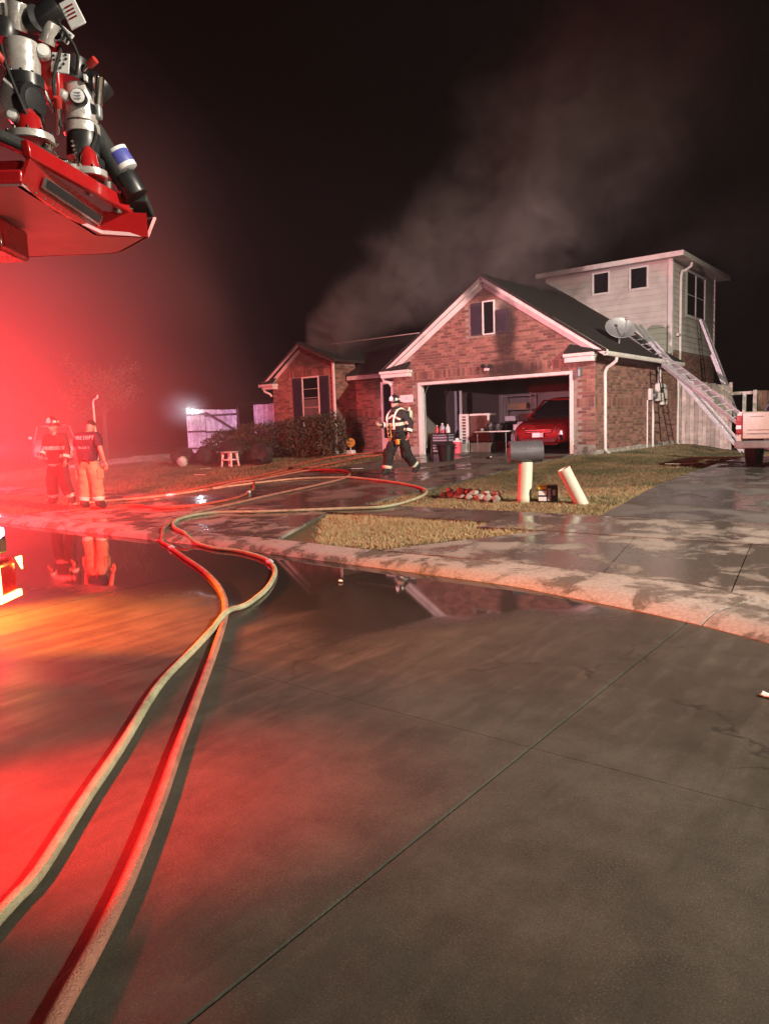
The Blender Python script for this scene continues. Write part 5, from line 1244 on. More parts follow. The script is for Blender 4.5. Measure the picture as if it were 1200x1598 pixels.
cb = thing('slotted_cabinet', 'tall white framed cabinet with slotted end and dark panel in the garage', 'cabinet', (-4.62, 1.72, GZ))
MB().bb(-.42, -.10, -.42, -.36, 0, .28).build('end_plinth', 'white_plastic', cb, bevel=.01)
MB().bb(-.42, -.34, -.42, -.36, .28, 1.22).bb(-.18, -.10, -.42, -.36, .28, 1.22).bb(-.34, -.18, -.42, -.36, 1.15, 1.22).build('end_frame', 'white_plastic', cb)
for k in range(9): MB().bb(-.34, -.18, -.41, -.37, .31+k*.095, .345+k*.095).build('slat', 'white_plastic', cb)
MB().bb(-.42, -.10, -.36, -.33, .28, 1.2).build('end_back', 'brown', cb)
MB().bb(-.10, .62, -.30, -.26, .34, 1.16).build('dark_panel', 'brown', cb)
MB().bb(-.10, .62, -.32, .1, 1.16, 1.22).bb(.56, .62, -.34, -.30, 1.0, 1.16).build('top_rail', 'white_plastic', cb)
MB().bb(-.10, .62, -.32, .1, 0, .30).build('lower_box', 'plaster', cb, bevel=.01)
tb = thing('folding_table', 'white topped folding table in the middle of the garage', 'table', (-3.72, 1.25, GZ))
MB().bb(-.58, .58, -.28, .28, .63, .665).build('tabletop', 'white_plastic', tb, bevel=.008)
for sx in (-.5, .5):
    for sy in (-.22, .22): MB().tube([(sx, sy, .63), (sx, sy, 0)], .014, 6).build('leg', 'galv', tb)
for lb, x, y, r, h, m in (('dark round pot on the folding table, larger', -3.86, 1.22, .11, .24, 'black_plastic'), ('dark round pot on the folding table, right of the larger one', -3.62, 1.26, .10, .22, 'dark'), ('small grey cup at the left end of the folding table', -4.16, 1.2, .05, .09, 'blue_grey')):
    t = thing('pot', lb, 'pot', (x, y, GZ+.666)); MB().lathe([(.001, 0), (r*.8, 0), (r, h*.2), (r, h*.85), (r*.9, h), (r*.8, h), (r*.8, h*.3), (.001, h*.25)], 16).build('vessel', m, t, smooth=True); MB().tube([(r*.9, 0, h*.7), (r*1.35, 0, h*.75), (r*1.35, 0, h*.35), (r*.9, 0, h*.3)], .012, 6).build('handle', m, t)
for lb, x, m in (('pale upright board against the back left wall of the garage, left one', -6.22, 'blue_grey'), ('pale upright board against the back left wall of the garage, right one', -6.02, 'white_plastic')):
    t = thing('upright_board', lb, 'board', (x, 3.0, GZ)); MB().bb(-.05, .05, -.02, .02, 0, 2.05).build('plank', m, t, bevel=.006); MB().box((0, -.035, 1.0), (.06, .03, .06)).build('hanger', 'galv', t)
def box_(label, p, d, m, rz=0):
    t = thing('carton', label, 'carton', p, rz); w, q, h = d
    MB().bb(-w/2, w/2, -q/2, q/2, 0, h).build('carton_body', m, t, bevel=.008)
    MB().bb(-w/2-.004, -.003, -q/2-.004, q/2+.004, h, h+.008).bb(.003, w/2+.004, -q/2-.004, q/2+.004, h, h+.008).build('flaps', m, t); return t
box_('brown carton on the floor behind the folding table', (-3.4, 2.6, GZ), (.6, .5, .5), 'cardboard')
box_('grey carton stacked on the brown carton behind the table', (-3.35, 2.6, GZ+.51), (.45, .4, .4), 'blue_grey', .2)
box_('dark carton at the back of the garage left of the car', (-3.5, 4.2, GZ), (.7, .6, .9), 'brown', .1)
box_('white carton on top of the dark carton at the back', (-3.45, 4.1, GZ+.91), (.35, .3, .26), 'label_white', .3)
sh = thing('shelf_unit', 'grey shelf unit with folded things against the left back wall of the garage', 'shelf', (-5.3, 5.9, GZ))
for k in range(4): MB().bb(-.6, .6, -.2, .2, .35+k*.5, .375+k*.5).build('shelf', 'galv', sh)
for sx in (-.58, .58):
    for sy in (-.18, .18): MB().bb(sx-.015, sx+.015, sy-.015, sy+.015, 0, 1.95).build('upright', 'galv', sh)
for i, (x, y, z, d, m, lb) in enumerate(((-5.65, 5.9, .376, (.4, .3, .28), 'cardboard', 'brown carton on the lowest shelf of the garage shelf unit'), (-5.15, 5.9, .376, (.35, .3, .34), 'blue_grey', 'grey carton on the lowest shelf, right of the brown one'), (-5.6, 5.9, .876, (.42, .3, .25), 'label_white', 'white carton on the second shelf of the shelf unit'), (-5.05, 5.9, .876, (.4, .3, .32), 'brown', 'dark brown carton on the second shelf, right of the white one'),
        (-5.3, 5.9, 1.376, (.7, .3, .22), 'cardboard', 'wide brown carton on the third shelf of the shelf unit'), (-4.35, 2.4, .0, (.4, .35, .3), 'red_plastic', 'red carton on the floor behind the slotted cabinet'), (-3.2, 2.0, .0, (.5, .4, .62), 'blue_grey', 'tall grey carton beside the nose of the red car'), (-3.25, 2.0, .63, (.3, .3, .2), 'label_white', 'small white carton on the tall grey one by the car'), (-5.6, 1.6, 0, (.4, .4, .5), 'brown', 'dark carton behind the slatted crates'))):
    box_(lb, (x, y, GZ+z), d, m, random.uniform(-.15, .15))
wr = thing('hanging_rake', 'rake hanging on the right back wall of the garage', 'rake', (-2.9, 6.34, GZ+.9))
MB().tube([(0, 0, -.2), (0, 0, 1.1)], .016, 6).build('handle', 'cardboard', wr); MB().box((0, 0, 1.12), (.36, .02, .04)).build('head', 'galv', wr)
hl = thing('dark_tote', 'small black scrap lump on the driveway right of the bin', 'lump', (-2.45, -1.35, zl(-2.4, -1.3)+.01))
MB().ball((0, 0, .03), (.11, .06, .035), 10, 6).build('lump', 'dark', hl, smooth=True); MB().box((.06, -.03, .05), (.05, .03, .03)).build('tag', 'label_white', hl)

# ================================================================ SHRUBS AND TREES
def leaves(n, gen, size, m, name, parent, up=.3):
    C_ = np.array([gen() for _ in range(n)]); k = len(C_)
    d1 = rng.normal(0, 1, (k, 3)); d1 /= np.linalg.norm(d1, axis=1)[:, None]
    d2 = np.cross(d1, rng.normal(0, 1, (k, 3))); d2 /= np.linalg.norm(d2, axis=1)[:, None]
    s = size*rng.uniform(.5, 1.3, (k, 1))
    V = np.stack([C_-d1*s, C_+d2*s*.45, C_+d1*s, C_-d2*s*.45], 1).reshape(-1, 3)
    me = bpy.data.meshes.new(name); me.vertices.add(4*k); me.vertices.foreach_set('co', V.ravel())
    me.loops.add(4*k); me.loops.foreach_set('vertex_index', np.arange(4*k, dtype=np.int32))
    me.polygons.add(k); me.polygons.foreach_set('loop_start', np.arange(0, 4*k, 4, dtype=np.int32)); me.polygons.foreach_set('loop_total', np.full(k, 4, dtype=np.int32))
    me.update(); me.validate(); me.materials.append(MT[m]); return link(bpy.data.objects.new(name, me), parent)
def shrub(label, p, r, h, n, group=None):
    t = thing('shrub', label, 'shrub', (p[0], p[1], zl(*p)-.03), 0, group)
    sd = random.uniform(0, 50)
    st = MB()
    for k in range(9):
        a = random.uniform(0, 6.28); st.tube([(0, 0, 0), (.3*r*math.cos(a), .3*r*math.sin(a), h*.4), (.8*r*math.cos(a), .8*r*math.sin(a), h*random.uniform(.6, .95))], [.02, .014, .005], 5)
    st.build('stems', 'bark', t)
    def gen():
        while True:
            d = Vector((random.gauss(0, 1), random.gauss(0, 1), random.gauss(0, 1))).normalized()
            q = .62+.38*random.random()**.5
            nz = 1+.35*mnoise.noise(d*2+Vector((sd, 0, 0)))+.22*mnoise.noise(d*6+Vector((0, sd, 0)))
            z = h*.5 + d.z*h*.5*q*nz
            if z > .02: return (d.x*r*q*nz, d.y*r*q*nz, z)
    leaves(n, gen, .042, 'leaf', 'foliage', t); return t
for lb, x, y, r, h in (('low dusky shrub at the left end of the foundation planting', -14.0, -.7, .85, 1.05), ('dusky shrub under the left shutter of the wing', -12.7, -.5, .95, 1.25),
                       ('broad shrub under the wing window', -11.4, -.55, .95, 1.30), ('tall shrub right of the wing window by the downspout', -10.2, -.45, .9, 1.46), ('tall dark shrub nearest the porch', -9.25, -.35, .68, 1.5), ('low shrub in front of the wing window shrubs', -11.8, -1.6, .8, .9)):
    shrub(lb, (x, y), r, h, 5200, 'shrubs below the wing window')
def tree(label, p, h, cr, n, m='leaf_light', group=None):
    t = thing('tree', label, 'tree', p, 0, group); sd = random.uniform(0, 50)
    tr = MB().tube([(0, 0, -.2), (.05, 0, h*.25), (0, .08, h*.5), (.1, 0, h*.8)], [.16, .12, .08, .03], 8)
    tips = []
    for k in range(26):
        a = random.uniform(0, 6.28); z0 = h*random.uniform(.35, .75); L = cr*random.uniform(.5, 1.05)
        b = Vector((L*math.cos(a), L*math.sin(a), z0+random.uniform(.1, .45)*h*.5)); mid = Vector((0, 0, z0)).lerp(b, .5)+Vector((0, 0, .15))
        tr.tube([(.05, 0, z0), mid, b], [.035, .02, .006], 5); tips += [mid.lerp(b, random.random()) for _ in range(4)]
    tr.build('trunk', 'bark', t)
    def gen():
        c = random.choice(tips); return tuple(c+Vector((random.gauss(0, .26), random.gauss(0, .26), random.gauss(0, .22))))
    leaves(n, gen, .07, m, 'crown', t); return t
p = cf(-12.4, 33.0); tree('thin crowned tree faint in the red glow above the people', (p.x, p.y, zl(p.x, p.y)-.03), 4.6, 1.9, 2600)

# ================================================================ NEIGHBOURS
def simple_house(label, x0, x1, y0, y1, ez, rz_, wallm, roofm, fasm='trim_plain'):
    t = thing('house', label, 'house', ((x0+x1)/2, (y0+y1)/2, zl((x0+x1)/2, y0)-.05)); o = t.location.copy()
    def L(*a): return tuple(Vector(a)-o)
    a, b = L(x0, y0, 0), L(x1, y1, 0)
    MB().bb(a[0], b[0], a[1], b[1], 0, ez).build('wall', wallm, t)
    e = .45; cx0, cx1 = a[0]-e, b[0]+e; cy0, cy1 = a[1]-e, b[1]+e; hh = (cy1-cy0)/2; z1 = rz_
    MB().add([(cx0, cy0, ez), (cx1, cy0, ez), (cx1, cy1, ez), (cx0, cy1, ez), (cx0+hh, 0, z1), (cx1-hh, 0, z1)] if cx1-cx0 > 2*hh else [(cx0, cy0, ez), (cx1, cy0, ez), (cx1, cy1, ez), (cx0, cy1, ez), (-.1, 0, z1), (.1, 0, z1)],
             [(0,1,5,4),(1,2,5),(2,3,4,5),(3,0,4),(3,2,1,0)]).build('roof', roofm, t)
    MB().bb(cx0-.02, cx1+.02, cy0-.05, cy0, ez-.16, ez).build('fascia', fasm, t)
    for wx in (.25, .6): 
        xx = a[0]+(b[0]-a[0])*wx; f = MB().bb(xx, xx+1.0, a[1]-.05, a[1]+.01, .9, 2.1).build('window', 'trim_plain', t); MB().bb(xx+.06, xx+.94, a[1]-.06, a[1]-.045, .96, 2.04).build('pane', 'glass', f)
    return t
simple_house('dim neighbouring house with teal grey roof beyond the brown fence', 4.5, 16.5, 15.5, 25, 2.75, 5.6, 'brown', 'teal_shingle')
simple_house('dark neighbouring house behind the short pale fence at left', -33, -21.5, 12, 20, 2.7, 4.6, 'wood_dark', 'shingle', 'wood_dark')
p = cf(-13.3, 30.0); v = crossover('parked_suv', 'white car facing the camera far behind the two people at left', 'car', (p.x, p.y, zl(p.x, p.y)), YAW+.42, 'white_paint')

# ================================================================ FIRE ENGINE (only its platform and bumper corner reach the picture)
K0 = cf(-4.4, 4.55)
eng = thing('fire_engine', 'red fire engine at the left edge with raised platform of chrome valves overhead', 'fire engine', K0, YAW)
def E(X, Y, Z): return Vector((X+4.4, Y-4.55, Z))
MB().box(E(-6.9, 4.5, 1.75), (6.4, 2.3, 2.3)).build('cab', 'red_paint', eng, bevel=.12)
MB().box(E(-3.69, 4.5, 2.1), (.03, 2.0, .9)).build('windscreen', 'glass', eng)
for yy in (3.5, 5.5):
    for xx in (-5.2, -9.0):
        m = T(*E(xx, yy, .5)) @ Matrix.Rotation(R(90), 4, 'X')
        MB().lathe([(.001, -.15), (.3, -.15), (.47, -.13), (.5, -.08), (.5, .08), (.47, .13), (.3, .15), (.001, .15)], 24, m).build('wheel', 'rubber', eng, smooth=True)
bmp = MB().box(E(-3.22, 4.48, .52), (.66, 2.38, .34)).build('front_bumper', 'red_paint', eng, bevel=.05)
MB().box(E(-2.885, 5.50, .40), (.03, .32, .045)).box(E(-2.885, 5.345, .53), (.032, .05, .26)).prism([E(-2.87, 5.60, .685), E(-2.87, 5.685, .685), E(-2.87, 5.685, .58)], (.012, 0, 0)).build('marker_light', 'lens_yellow', bmp)
MB().box(E(-2.93, 5.42, .90), (.08, .22, .07)).build('warning_light', 'lens_lav', bmp, bevel=.015)
MB().box(E(-2.95, 5.3, .80), (.12, .5, .13)).build('light_bracket', 'chrome', bmp, bevel=.02)
MB().box(E(-3.02, 4.0, .95), (.10, .35, .16)).build('grille_light', 'lens_red', eng, bevel=.02)
MB().box(E(-3.02, 4.9, .95), (.10, .35, .16)).build('grille_light', 'lens_red', eng, bevel=.02)
# platform
zb = 2.75
und = [(-4.4, 3.52), (-1.606, 3.52), (-1.638, 3.956), (-1.564, 4.374), (-1.332, 4.478), (-1.606, 4.805), (-1.682, 4.846), (-4.4, 4.9)]
deck = MB().prism([E(x, y, zb) for x, y in und], (0, 0, .02)).build('platform_deck', 'deck_under', eng)
# right hand side panel with its long slot, and lips
def sidequad(a, b, z0, z1, out0, out1, th=.02):
    a, b = Vector((*a, 0)), Vector((*b, 0)); d = (b-a).normalized(); n = Vector((d.y, -d.x, 0))
    return [E(*(a+n*out0+Vector((0, 0, z0)))), E(*(b+n*out0+Vector((0, 0, z0)))), E(*(b+n*out1+Vector((0, 0, z1)))), E(*(a+n*out1+Vector((0, 0, z1))))], n
for (a, b) in (((-1.62, 3.52), (-1.60, 4.40)), ((-1.60, 4.40), (-1.332, 4.478)), ((-1.332, 4.478), (-1.606, 4.805)), ((-1.606, 4.805), (-1.682, 4.846)), ((-1.682, 4.846), (-4.4, 4.9))):
    q, n = sidequad(a, b, zb, zb+.12, .005, .06); MB().prism(q, Vector((-n.x*.02, -n.y*.02, 0))).build('side_panel', 'red_paint', deck)
q, n = sidequad((-1.62, 3.52), (-1.46, 4.47), zb+.12, zb+.20, .07, .06); MB().prism(q, Vector((-n.x*.04, -n.y*.04, 0))).build('lip_rail', 'red_paint', deck, bevel=.008)
q, n = sidequad((-1.61, 3.66), (-1.59, 4.34), zb+.035, zb+.085, .030, .052); MB().prism(q, Vector((-n.x*.006, -n.y*.006, 0))).build('slot_trim', 'chrome', deck)
q, n = sidequad((-1.61, 3.70), (-1.59, 4.31), zb+.044, zb+.077, .040, .058); MB().prism(q, Vector((-n.x*.012, -n.y*.012, 0))).build('slot', 'dark', deck)
MB().beam(E(-4.3, 3.53, 2.79), E(-1.60, 3.53, 2.79), .05, .06).build('front_lip', 'red_paint', deck, bevel=.01)
MB().beam(E(-4.3, 3.60, 2.86), E(-1.62, 3.60, 2.86), .05, .05).build('front_lip', 'red_paint', deck, bevel=.01)
MB().beam(E(-2.1, 3.5, 3.15), E(-1.60, 3.85, 2.98), .09, .06).build('black_bumper_bar', 'rubber', deck, bevel=.02)
MB().beam(E(-1.36, 4.40, zb+.2), E(-1.36, 4.52, zb+.14), .12, .05).build('end_bracket', 'rubber', deck, bevel=.01)
MB().box(E(-2.10, 4.1, 2.66), (.34, .30, .17)).build('platform_bracket', 'red_paint', deck, bevel=.02)
MB().beam(E(-2.35, 4.0, 2.60), E(-9, 4.5, 2.95), .30, .22).build('ladder_boom', 'red_paint', deck)
for k in range(9): MB().ball(tuple(E(-1.607+.0*k, 3.56+.09*k, zb+.01)), .008, 6, 4).build('rivet', 'chrome', deck)
# valves, caps, placards standing along the lip
def val(px, D): pass
def cyl(c, d, r, L, m, name, prof=None, n=20):
    mm = axis_m(E(*c), d)
    P = prof or [(.001, -L/2), (r*.97, -L/2), (r, -L*.46), (r, L*.46), (r*.97, L/2), (.001, L/2)]
    return MB().lathe(P, n, mm).build(name, m, deck, smooth=True)
def nozzle_cone(c, s):
    x, y, z = c
    cyl(c, (0, 0, 1), .06, .15, 'red_paint', 'cone_body', [(.001, 0), (.075*s, 0), (.085*s, .01), (.075*s, .03), (.055*s, .05), (.045*s, .12), (.02*s, .16), (.001, .17)])
    cyl((x, y, z+.02), (0, 0, 1), .09*s, .035, 'cast', 'collar')
    mm = axis_m(E(x, y, z+.10), (.5, -1, .1))
    MB().lathe([(.050*s, -.012), (.058*s, -.012), (.058*s, .012), (.050*s, .012), (.050*s, -.012)], 18, mm).build('pull_ring', 'chrome', deck, smooth=True)
nozzle_cone((-1.515, 4.12, 2.97), 1.0); nozzle_cone((-1.70, 3.86, 3.06), 1.25)
cyl((-1.46, 4.30, 3.13), (.50, .15, -.9), .062, .34, 'rubber', 'hose_grip')
cyl((-1.40, 4.31, 3.12), (.50, .15, -.9), .064, .09, 'blue_label', 'blue_band'); cyl((-1.425, 4.31, 3.165), (.50, .15, -.9), .0645, .03, 'label_white', 'white_band'); cyl((-1.382, 4.31, 3.085), (.50, .15, -.9), .0645, .028, 'label_white', 'white_band')
cyl((-1.365, 4.32, 2.99), (.45, .12, -.9), .068, .12, 'black_plastic', 'tip')
cyl((-1.56, 4.18, 3.36), (0, .1, 1), .088, .19, 'cast', 'valve_body'); cyl((-1.56, 4.18, 3.24), (0, 0, 1), .093, .05, 'cast', 'valve_collar')
cyl((-1.56, 4.18, 3.16), (.1, 0, 1), .085, .14, 'black_plastic', 'rubber_sleeve'); cyl((-1.54, 4.18, 3.02), (.1, 0, 1), .080, .14, 'black_plastic', 'rubber_sleeve')
cyl((-1.528, 4.085, 3.365), (.15, -1, -.05), .042, .05, 'black_plastic', 'badge_rim'); bd = cyl((-1.524, 4.058, 3.364), (.15, -1, -.05), .035, .012, 'label_white', 'round_badge')
for k in range(3): MB().box(E(-1.522, 4.050, 3.378-.014*k), (.036, .003, .005)).build('badge_print', 'blue_grey', deck)
cyl((-1.47, 4.20, 3.46), (.6, .2, .7), .075, .09, 'black_plastic', 'knob'); cyl((-1.455, 4.16, 3.42), (.3, -.4, .8), .03, .17, 'chrome', 'lever')
MB().box(E(-1.485, 4.18, 3.33), (.075, .05, .075)).build('port_block', 'galv', deck, bevel=.012); cyl((-1.485, 4.14, 3.33), (.1, -1, 0), .026, .02, 'dark', 'port')
cyl((-1.57, 4.15, 3.53), (.2, .1, 1), .075, .12, 'black_plastic', 'black_cap'); MB().box(E(-1.49, 4.12, 3.47), (.012, .06, .03)).build('cap_stripe', 'label_white', deck)
# diamond placard
pl = MB().box(E(-1.576, 4.0, 3.50), (.093, .008, .098), Matrix.Rotation(R(8), 3, 'Y')).build('diamond_placard', 'label_white', deck, bevel=.006)
for dx, dz in ((0, .012), (.018, -.006), (-.018, -.006), (0, -.024)):
    MB().box(E(-1.576+dx, 3.994, 3.50+dz), (.011, .004, .011), Matrix.Rotation(R(45), 3, 'Y')).build('diamond_print', 'dark', pl)
for dx, dz in ((-.03, .035), (-.03, .015), (.032, .036), (.032, .017)):
    MB().box(E(-1.576+dx, 3.994, 3.50+dz), (.011, .004, .010)).build('corner_print', 'dark', pl)
MB().box(E(-1.65, 4.06, 3.48), (.10, .06, .30)).build('red_post', 'red_paint', deck, bevel=.015)
# upper valves
cyl((-1.735, 3.92, 3.47), (.05, 0, 1), .085, .18, 'cast', 'valve_body'); cyl((-1.73, 3.92, 3.37), (0, 0, 1), .09, .06, 'black_plastic', 'rubber_sleeve')
cyl((-1.77, 3.90, 3.28), (.4, -.3, .5), .085, .14, 'cast', 'elbow'); cyl((-1.70, 3.88, 3.27), (1, -.35, -.15), .085, .06, 'black_plastic', 'round_cap'); cyl((-1.675, 3.872, 3.266), (1, -.35, -.15), .06, .015, 'dark', 'cap_face')
cyl((-1.80, 3.9, 3.60), (.1, .1, 1), .07, .10, 'black_plastic', 'black_cap')
cyl((-1.735, 3.90, 3.68), (.3, -.3, .9), .055, .12, 'cast', 'valve_body'); cyl((-1.66, 3.92, 3.67), (1, -.4, .1), .062, .05, 'black_plastic', 'round_cap'); cyl((-1.60, 3.95, 3.71), (.8, 0, .5), .055, .13, 'black_plastic', 'grip')
cyl((-1.83, 3.88, 3.71), (.9, -.5, .1), .085, .05, 'cast', 'ring_cap'); cyl((-1.61, 3.97, 3.63), (.4, -.2, .8), .04, .10, 'cast', 'nipple'); cyl((-1.575, 3.98, 3.615), (.3, -1, .1), .022, .03, 'chrome', 'knob')
pl2 = MB().box(E(-1.495, 4.0, 3.735), (.085, .012, .14), Matrix.Rotation(R(-24), 3, 'Y')).build('sign_plate', 'label_white', deck, bevel=.005)
for k in range(4): MB().box(E(-1.508+.006*k, 3.991, 3.765-.018*k), (.045, .004, .007), Matrix.Rotation(R(-24), 3, 'Y')).build('sign_print', 'tail_red', pl2)
pl3 = MB().box(E(-1.545, 4.0, 3.635), (.085, .010, .06), Matrix.Rotation(R(42), 3, 'Y')).build('sign_plate', 'label_white', deck, bevel=.004)
for k in range(3): MB().box(E(-1.560+.018*k, 3.993, 3.640-.014*k), (.010, .004, .045), Matrix.Rotation(R(30), 3, 'Y')).build('sign_print', 'dark', pl3)
# bolts, levers, lugs and cables that crowd the valves
def bolts(c, d, r, n, s=.009):
    mm = axis_m(E(*c), d); mb = MB()
    for k in range(n):
        q = 2*math.pi*k/n; mb.lathe([(s, -s), (s, s), (.001, s*1.3)], 6, mm @ T(r*math.cos(q), r*math.sin(q), 0))
    o = mb.build('bolt_ring', 'chrome', deck); o['kind'] = 'stuff'
bolts((-1.56, 4.18, 3.265), (0, 0, 1), .082, 10); bolts((-1.735, 3.92, 3.40), (0, 0, 1), .08, 10); bolts((-1.515, 4.12, 3.012), (0, 0, 1), .083, 9, .007); bolts((-1.70, 3.86, 3.102), (0, 0, 1), .104, 10, .008)
bolts((-1.69, 3.875, 3.268), (1, -.35, -.15), .068, 8, .007); bolts((-1.655, 3.918, 3.673), (1, -.4, .1), .05, 8, .006)
for c, d, L in (((-1.62, 4.02, 3.24), (.3, -.6, .75), .16), ((-1.655, 4.0, 3.33), (-.2, -.5, .9), .13), ((-1.50, 4.12, 3.52), (.8, -.3, .4), .12), ((-1.77, 3.84, 3.40), (-.3, -.6, .6), .12)):
    cyl(c, d, .011, L, 'chrome', 'lever_rod'); cyl(tuple(Vector(c)+Vector(d).normalized()*L*.5), d, .02, .05, 'red_plastic', 'lever_knob')
for P in ([(-1.80, 3.85, 3.52), (-1.76, 3.80, 3.40), (-1.70, 3.80, 3.22), (-1.66, 3.86, 3.08)], [(-1.60, 4.05, 3.60), (-1.57, 4.0, 3.56), (-1.62, 4.0, 3.40), (-1.61, 4.03, 3.2)], [(-1.50, 4.15, 3.30), (-1.47, 4.14, 3.2), (-1.50, 4.12, 3.1), (-1.48, 4.2, 3.0)], [(-1.56, 3.98, 3.68), (-1.52, 3.99, 3.62), (-1.50, 4.04, 3.56), (-1.53, 4.08, 3.48)]):
    MB().tube([E(*q) for q in catmull(P, .03)], .009, 6).build('cable', 'rubber', deck, smooth=True)
for c, d, r in (((-1.63, 3.93, 3.52), (.4, -1, .1), .035), ((-1.60, 4.06, 3.37), (-.3, -1, .1), .028), ((-1.76, 3.83, 3.18), (0, -1, .3), .03)):
    cyl(c, d, r, .04, 'cast', 'gauge'); cyl(tuple(Vector(c)+Vector(d).normalized()*.021), d, r*.8, .006, 'label_white', 'gauge_face')
for k in range(5): cyl((-1.605+.032*k, 3.95+.085*k, 2.985), (.2, -.4, 1), .024-.002*(k % 3), .05+.02*(k % 2), 'cast', 'fitting')
# retaining chains hanging from the caps
for a, b, sag in (((-1.66, 3.92, 3.14), (-1.58, 4.06, 3.02), .05), ((-1.58, 4.08, 3.15), (-1.545, 4.10, 2.96), .02), ((-1.50, 4.22, 3.0), (-1.46, 4.34, 2.93), .04), ((-1.69, 3.86, 3.2), (-1.62, 3.98, 3.10), .06), ((-1.44, 4.36, 2.98), (-1.40, 4.42, 2.90), .03)):
    c = MB(); a, b = Vector(a), Vector(b)
    for k in range(13):
        u = k/12; q = a.lerp(b, u)-Vector((0, 0, sag*4*u*(1-u))); c.ball(tuple(E(*q)), .011 if k % 2 else .009, 6, 4)
    c.build('chain', 'chrome', deck)
for c, r in (((-1.60, 4.02, 3.0), .03), ((-1.55, 4.20, 2.95), .028), ((-1.46, 4.36, 2.90), .03), ((-1.64, 3.9, 3.05), .03)): cyl(c, (.3, -.4, 1), r, .07, 'chrome', 'fitting')

# ================================================================ SMOKE AND HAZE
def smoke_plume(name, a, b, r0, r1, dens, scale, seed, col=(.62, .58, .56), fade=.75, curl=1.1, thr=(.40, .66)):
    a, b = Vector(a), Vector(b); L = (b-a).length; N = 14; K = 18; vs = []; fs = []
    for i in range(N+1):
        u = i/N; r = (r0+(r1-r0)*u**.85)*(1 if 0 < i < N else .02)
        for k in range(K):
            q = 2*math.pi*k/K; w = 1+.22*mnoise.noise((math.cos(q)*1.5, math.sin(q)*1.5, u*4+seed))
            vs.append((r*w*math.cos(q), r*w*math.sin(q), L*min(max((i-.0)/N, 0), 1)))
    for i in range(N):
        for k in range(K): fs.append((i*K+k, i*K+(k+1) % K, (i+1)*K+(k+1) % K, (i+1)*K+k))
    fs.append(tuple(range(K))[::-1]); fs.append(tuple(N*K+k for k in range(K)))
    me = bpy.data.meshes.new(name); me.from_pydata(vs, [], fs)
    o = link(bpy.data.objects.new(name, me)); o.matrix_world = axis_m(a, b-a); o['kind'] = 'stuff'
    m = bpy.data.materials.new(name); m.use_nodes = True; nt = m.node_tree; nt.nodes.remove(nt.nodes['Principled BSDF'])
    pv = nd(nt, 'ShaderNodeVolumePrincipled'); nt.links.new(pv.outputs[0], nt.nodes['Material Output'].inputs['Volume'])
    tc = nd(nt, 'ShaderNodeTexCoord').outputs['Object']; sx = nd(nt, 'ShaderNodeSeparateXYZ'); nt.links.new(tc, sx.inputs[0])
    u = mathn(nt, 'DIVIDE', sx.outputs[2], L)
    rr = mathn(nt, 'ADD', mathn(nt, 'MULTIPLY', mathn(nt, 'POWER', mathn(nt, 'MAXIMUM', u, 0.001), .85), r1-r0), r0)
    rad = mathn(nt, 'SQRT', mathn(nt, 'ADD', mathn(nt, 'MULTIPLY', sx.outputs[0], sx.outputs[0]), mathn(nt, 'MULTIPLY', sx.outputs[1], sx.outputs[1])))
    q = mathn(nt, 'DIVIDE', rad, rr)
    ad = nd(nt, 'ShaderNodeVectorMath', operation='ADD'); nt.links.new(tc, ad.inputs[0]); ad.inputs[1].default_value = (seed*3.7, seed, -seed)
    n1 = noisen(nt, ad.outputs[0], scale, 4, .58, curl)
    n0 = noisen(nt, ad.outputs[0], scale*.38, 3, .5, .8)
    wob = mathn(nt, 'ADD', mathn(nt, 'MULTIPLY', mathn(nt, 'SUBTRACT', n1, .5), 1.3), mathn(nt, 'MULTIPLY', mathn(nt, 'SUBTRACT', n0, .5), 1.9))
    edge = mrange(nt, mathn(nt, 'ADD', q, wob), .0, .80, 1, 0)
    body = mrange(nt, n1, thr[0], thr[1], .12, 1)
    inv = mathn(nt, 'DIVIDE', r0*1.0+.35, mathn(nt, 'ADD', rr, .35))
    d = mathn(nt, 'MULTIPLY', mathn(nt, 'MULTIPLY', edge, body), mathn(nt, 'MULTIPLY', mathn(nt, 'POWER', inv, fade), dens))
    d = mathn(nt, 'MULTIPLY', d, mathn(nt, 'MULTIPLY', mrange(nt, u, 0.0, .03), mrange(nt, u, .62, .97, 1, 0)))
    nt.links.new(d, pv.inputs['Density']); pv.inputs['Color'].default_value = (*col, 1); pv.inputs['Anisotropy'].default_value = .1
    me.materials.append(m); return o
smoke_plume('smoke', (-11.75, 1.3, Z0+3.8), (2.5, 6.5, 13.4), .7, 7.0, 2.8, .7, 1.0, fade=1.0)
smoke_plume('smoke', (-3.35, .15, Z0+5.0), (2.6, 5.0, 15.0), .5, 6.2, 1.15, .6, 5.0, fade=.9)
smoke_plume('smoke', (-12.0, 1.6, Z0+3.8), (-1.0, 6.0, 8.2), .5, 2.5, 2.4, .8, 2.6, fade=.9)
smoke_plume('smoke', (-3.0, 10.0, 5.5), (9.5, 16.0, 15.0), 2.2, 6.6, .34, .28, 9.0, fade=.3, thr=(.36, .7))
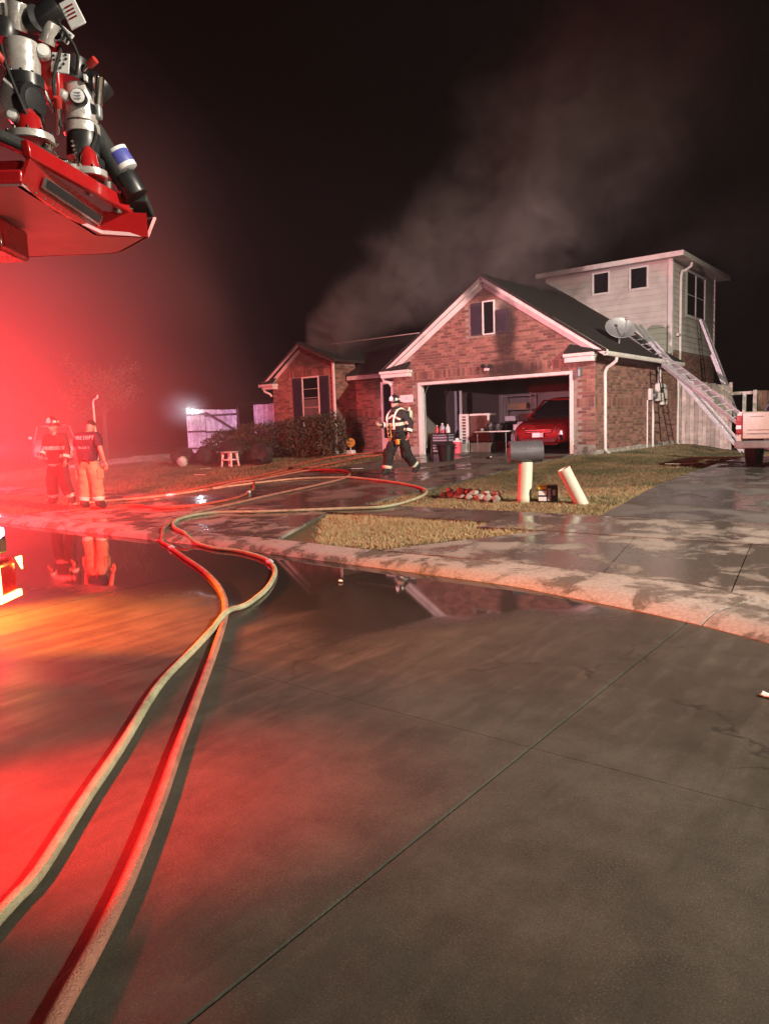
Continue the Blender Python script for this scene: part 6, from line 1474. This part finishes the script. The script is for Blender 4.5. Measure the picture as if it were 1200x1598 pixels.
def glare_veil(c, r, dens, scale, seed):
    """thin added volume standing in for lens glare and lamp halo"""
    mb = MB().ball((0, 0, 0), r, 24, 12); me = mb.mesh('smoke', True)
    o = link(bpy.data.objects.new('smoke', me)); o.location = c; o.rotation_euler.z = YAW; o['kind'] = 'stuff'
    m = bpy.data.materials.new('glare_veil'); m.use_nodes = True; nt = m.node_tree; nt.nodes.remove(nt.nodes['Principled BSDF'])
    pv = nd(nt, 'ShaderNodeVolumePrincipled'); nt.links.new(pv.outputs[0], nt.nodes['Material Output'].inputs['Volume'])
    tc = nd(nt, 'ShaderNodeTexCoord').outputs['Object']
    d = nd(nt, 'ShaderNodeVectorMath', operation='DIVIDE'); nt.links.new(tc, d.inputs[0]); d.inputs[1].default_value = r
    l = nd(nt, 'ShaderNodeVectorMath', operation='LENGTH'); nt.links.new(d.outputs[0], l.inputs[0])
    n = noisen(nt, tc, scale, 3, .5, .6)
    e = mrange(nt, mathn(nt, 'ADD', l.outputs['Value'], mathn(nt, 'MULTIPLY', mathn(nt, 'SUBTRACT', n, .5), .5)), .1, .97, 1, 0)
    nt.links.new(mathn(nt, 'MULTIPLY', e, dens), pv.inputs['Density']); pv.inputs['Color'].default_value = (.8, .76, .76, 1)
    me.materials.append(m); return o
glare_veil(cf(-9.8, 15.0, 1.2), (9.2, 9.8, 9.5), VEIL, .25, 3.0)  # added volume: red glare veil around the people at left
glare_veil(cf(-14.5, 19.0, 6.0), (14, 12.5, 12.0), .011, .12, 7.0)  # added volume: carries the red glow up the left sky
glare_veil(Vector((-20.05, 1.9, 2.62)), (1.5, 1.3, 1.2), .22, .5, 1.0)  # added volume: makes a halo round the fence lamp
hm = bpy.data.materials.new('haze'); hm.use_nodes = True; nt = hm.node_tree; nt.nodes.remove(nt.nodes['Principled BSDF'])
pv = nd(nt, 'ShaderNodeVolumePrincipled'); nt.links.new(pv.outputs[0], nt.nodes['Material Output'].inputs['Volume'])
pv.inputs['Density'].default_value = HAZE; pv.inputs['Color'].default_value = (.9, .88, .88, 1); pv.inputs['Anisotropy'].default_value = .0
hb = MB().bb(-78, 78, -63, 78, -1.6, 19.5); me = hb.mesh('haze'); me.materials.append(hm)
hz_ = link(bpy.data.objects.new('haze', me)); hz_['kind'] = 'stuff'
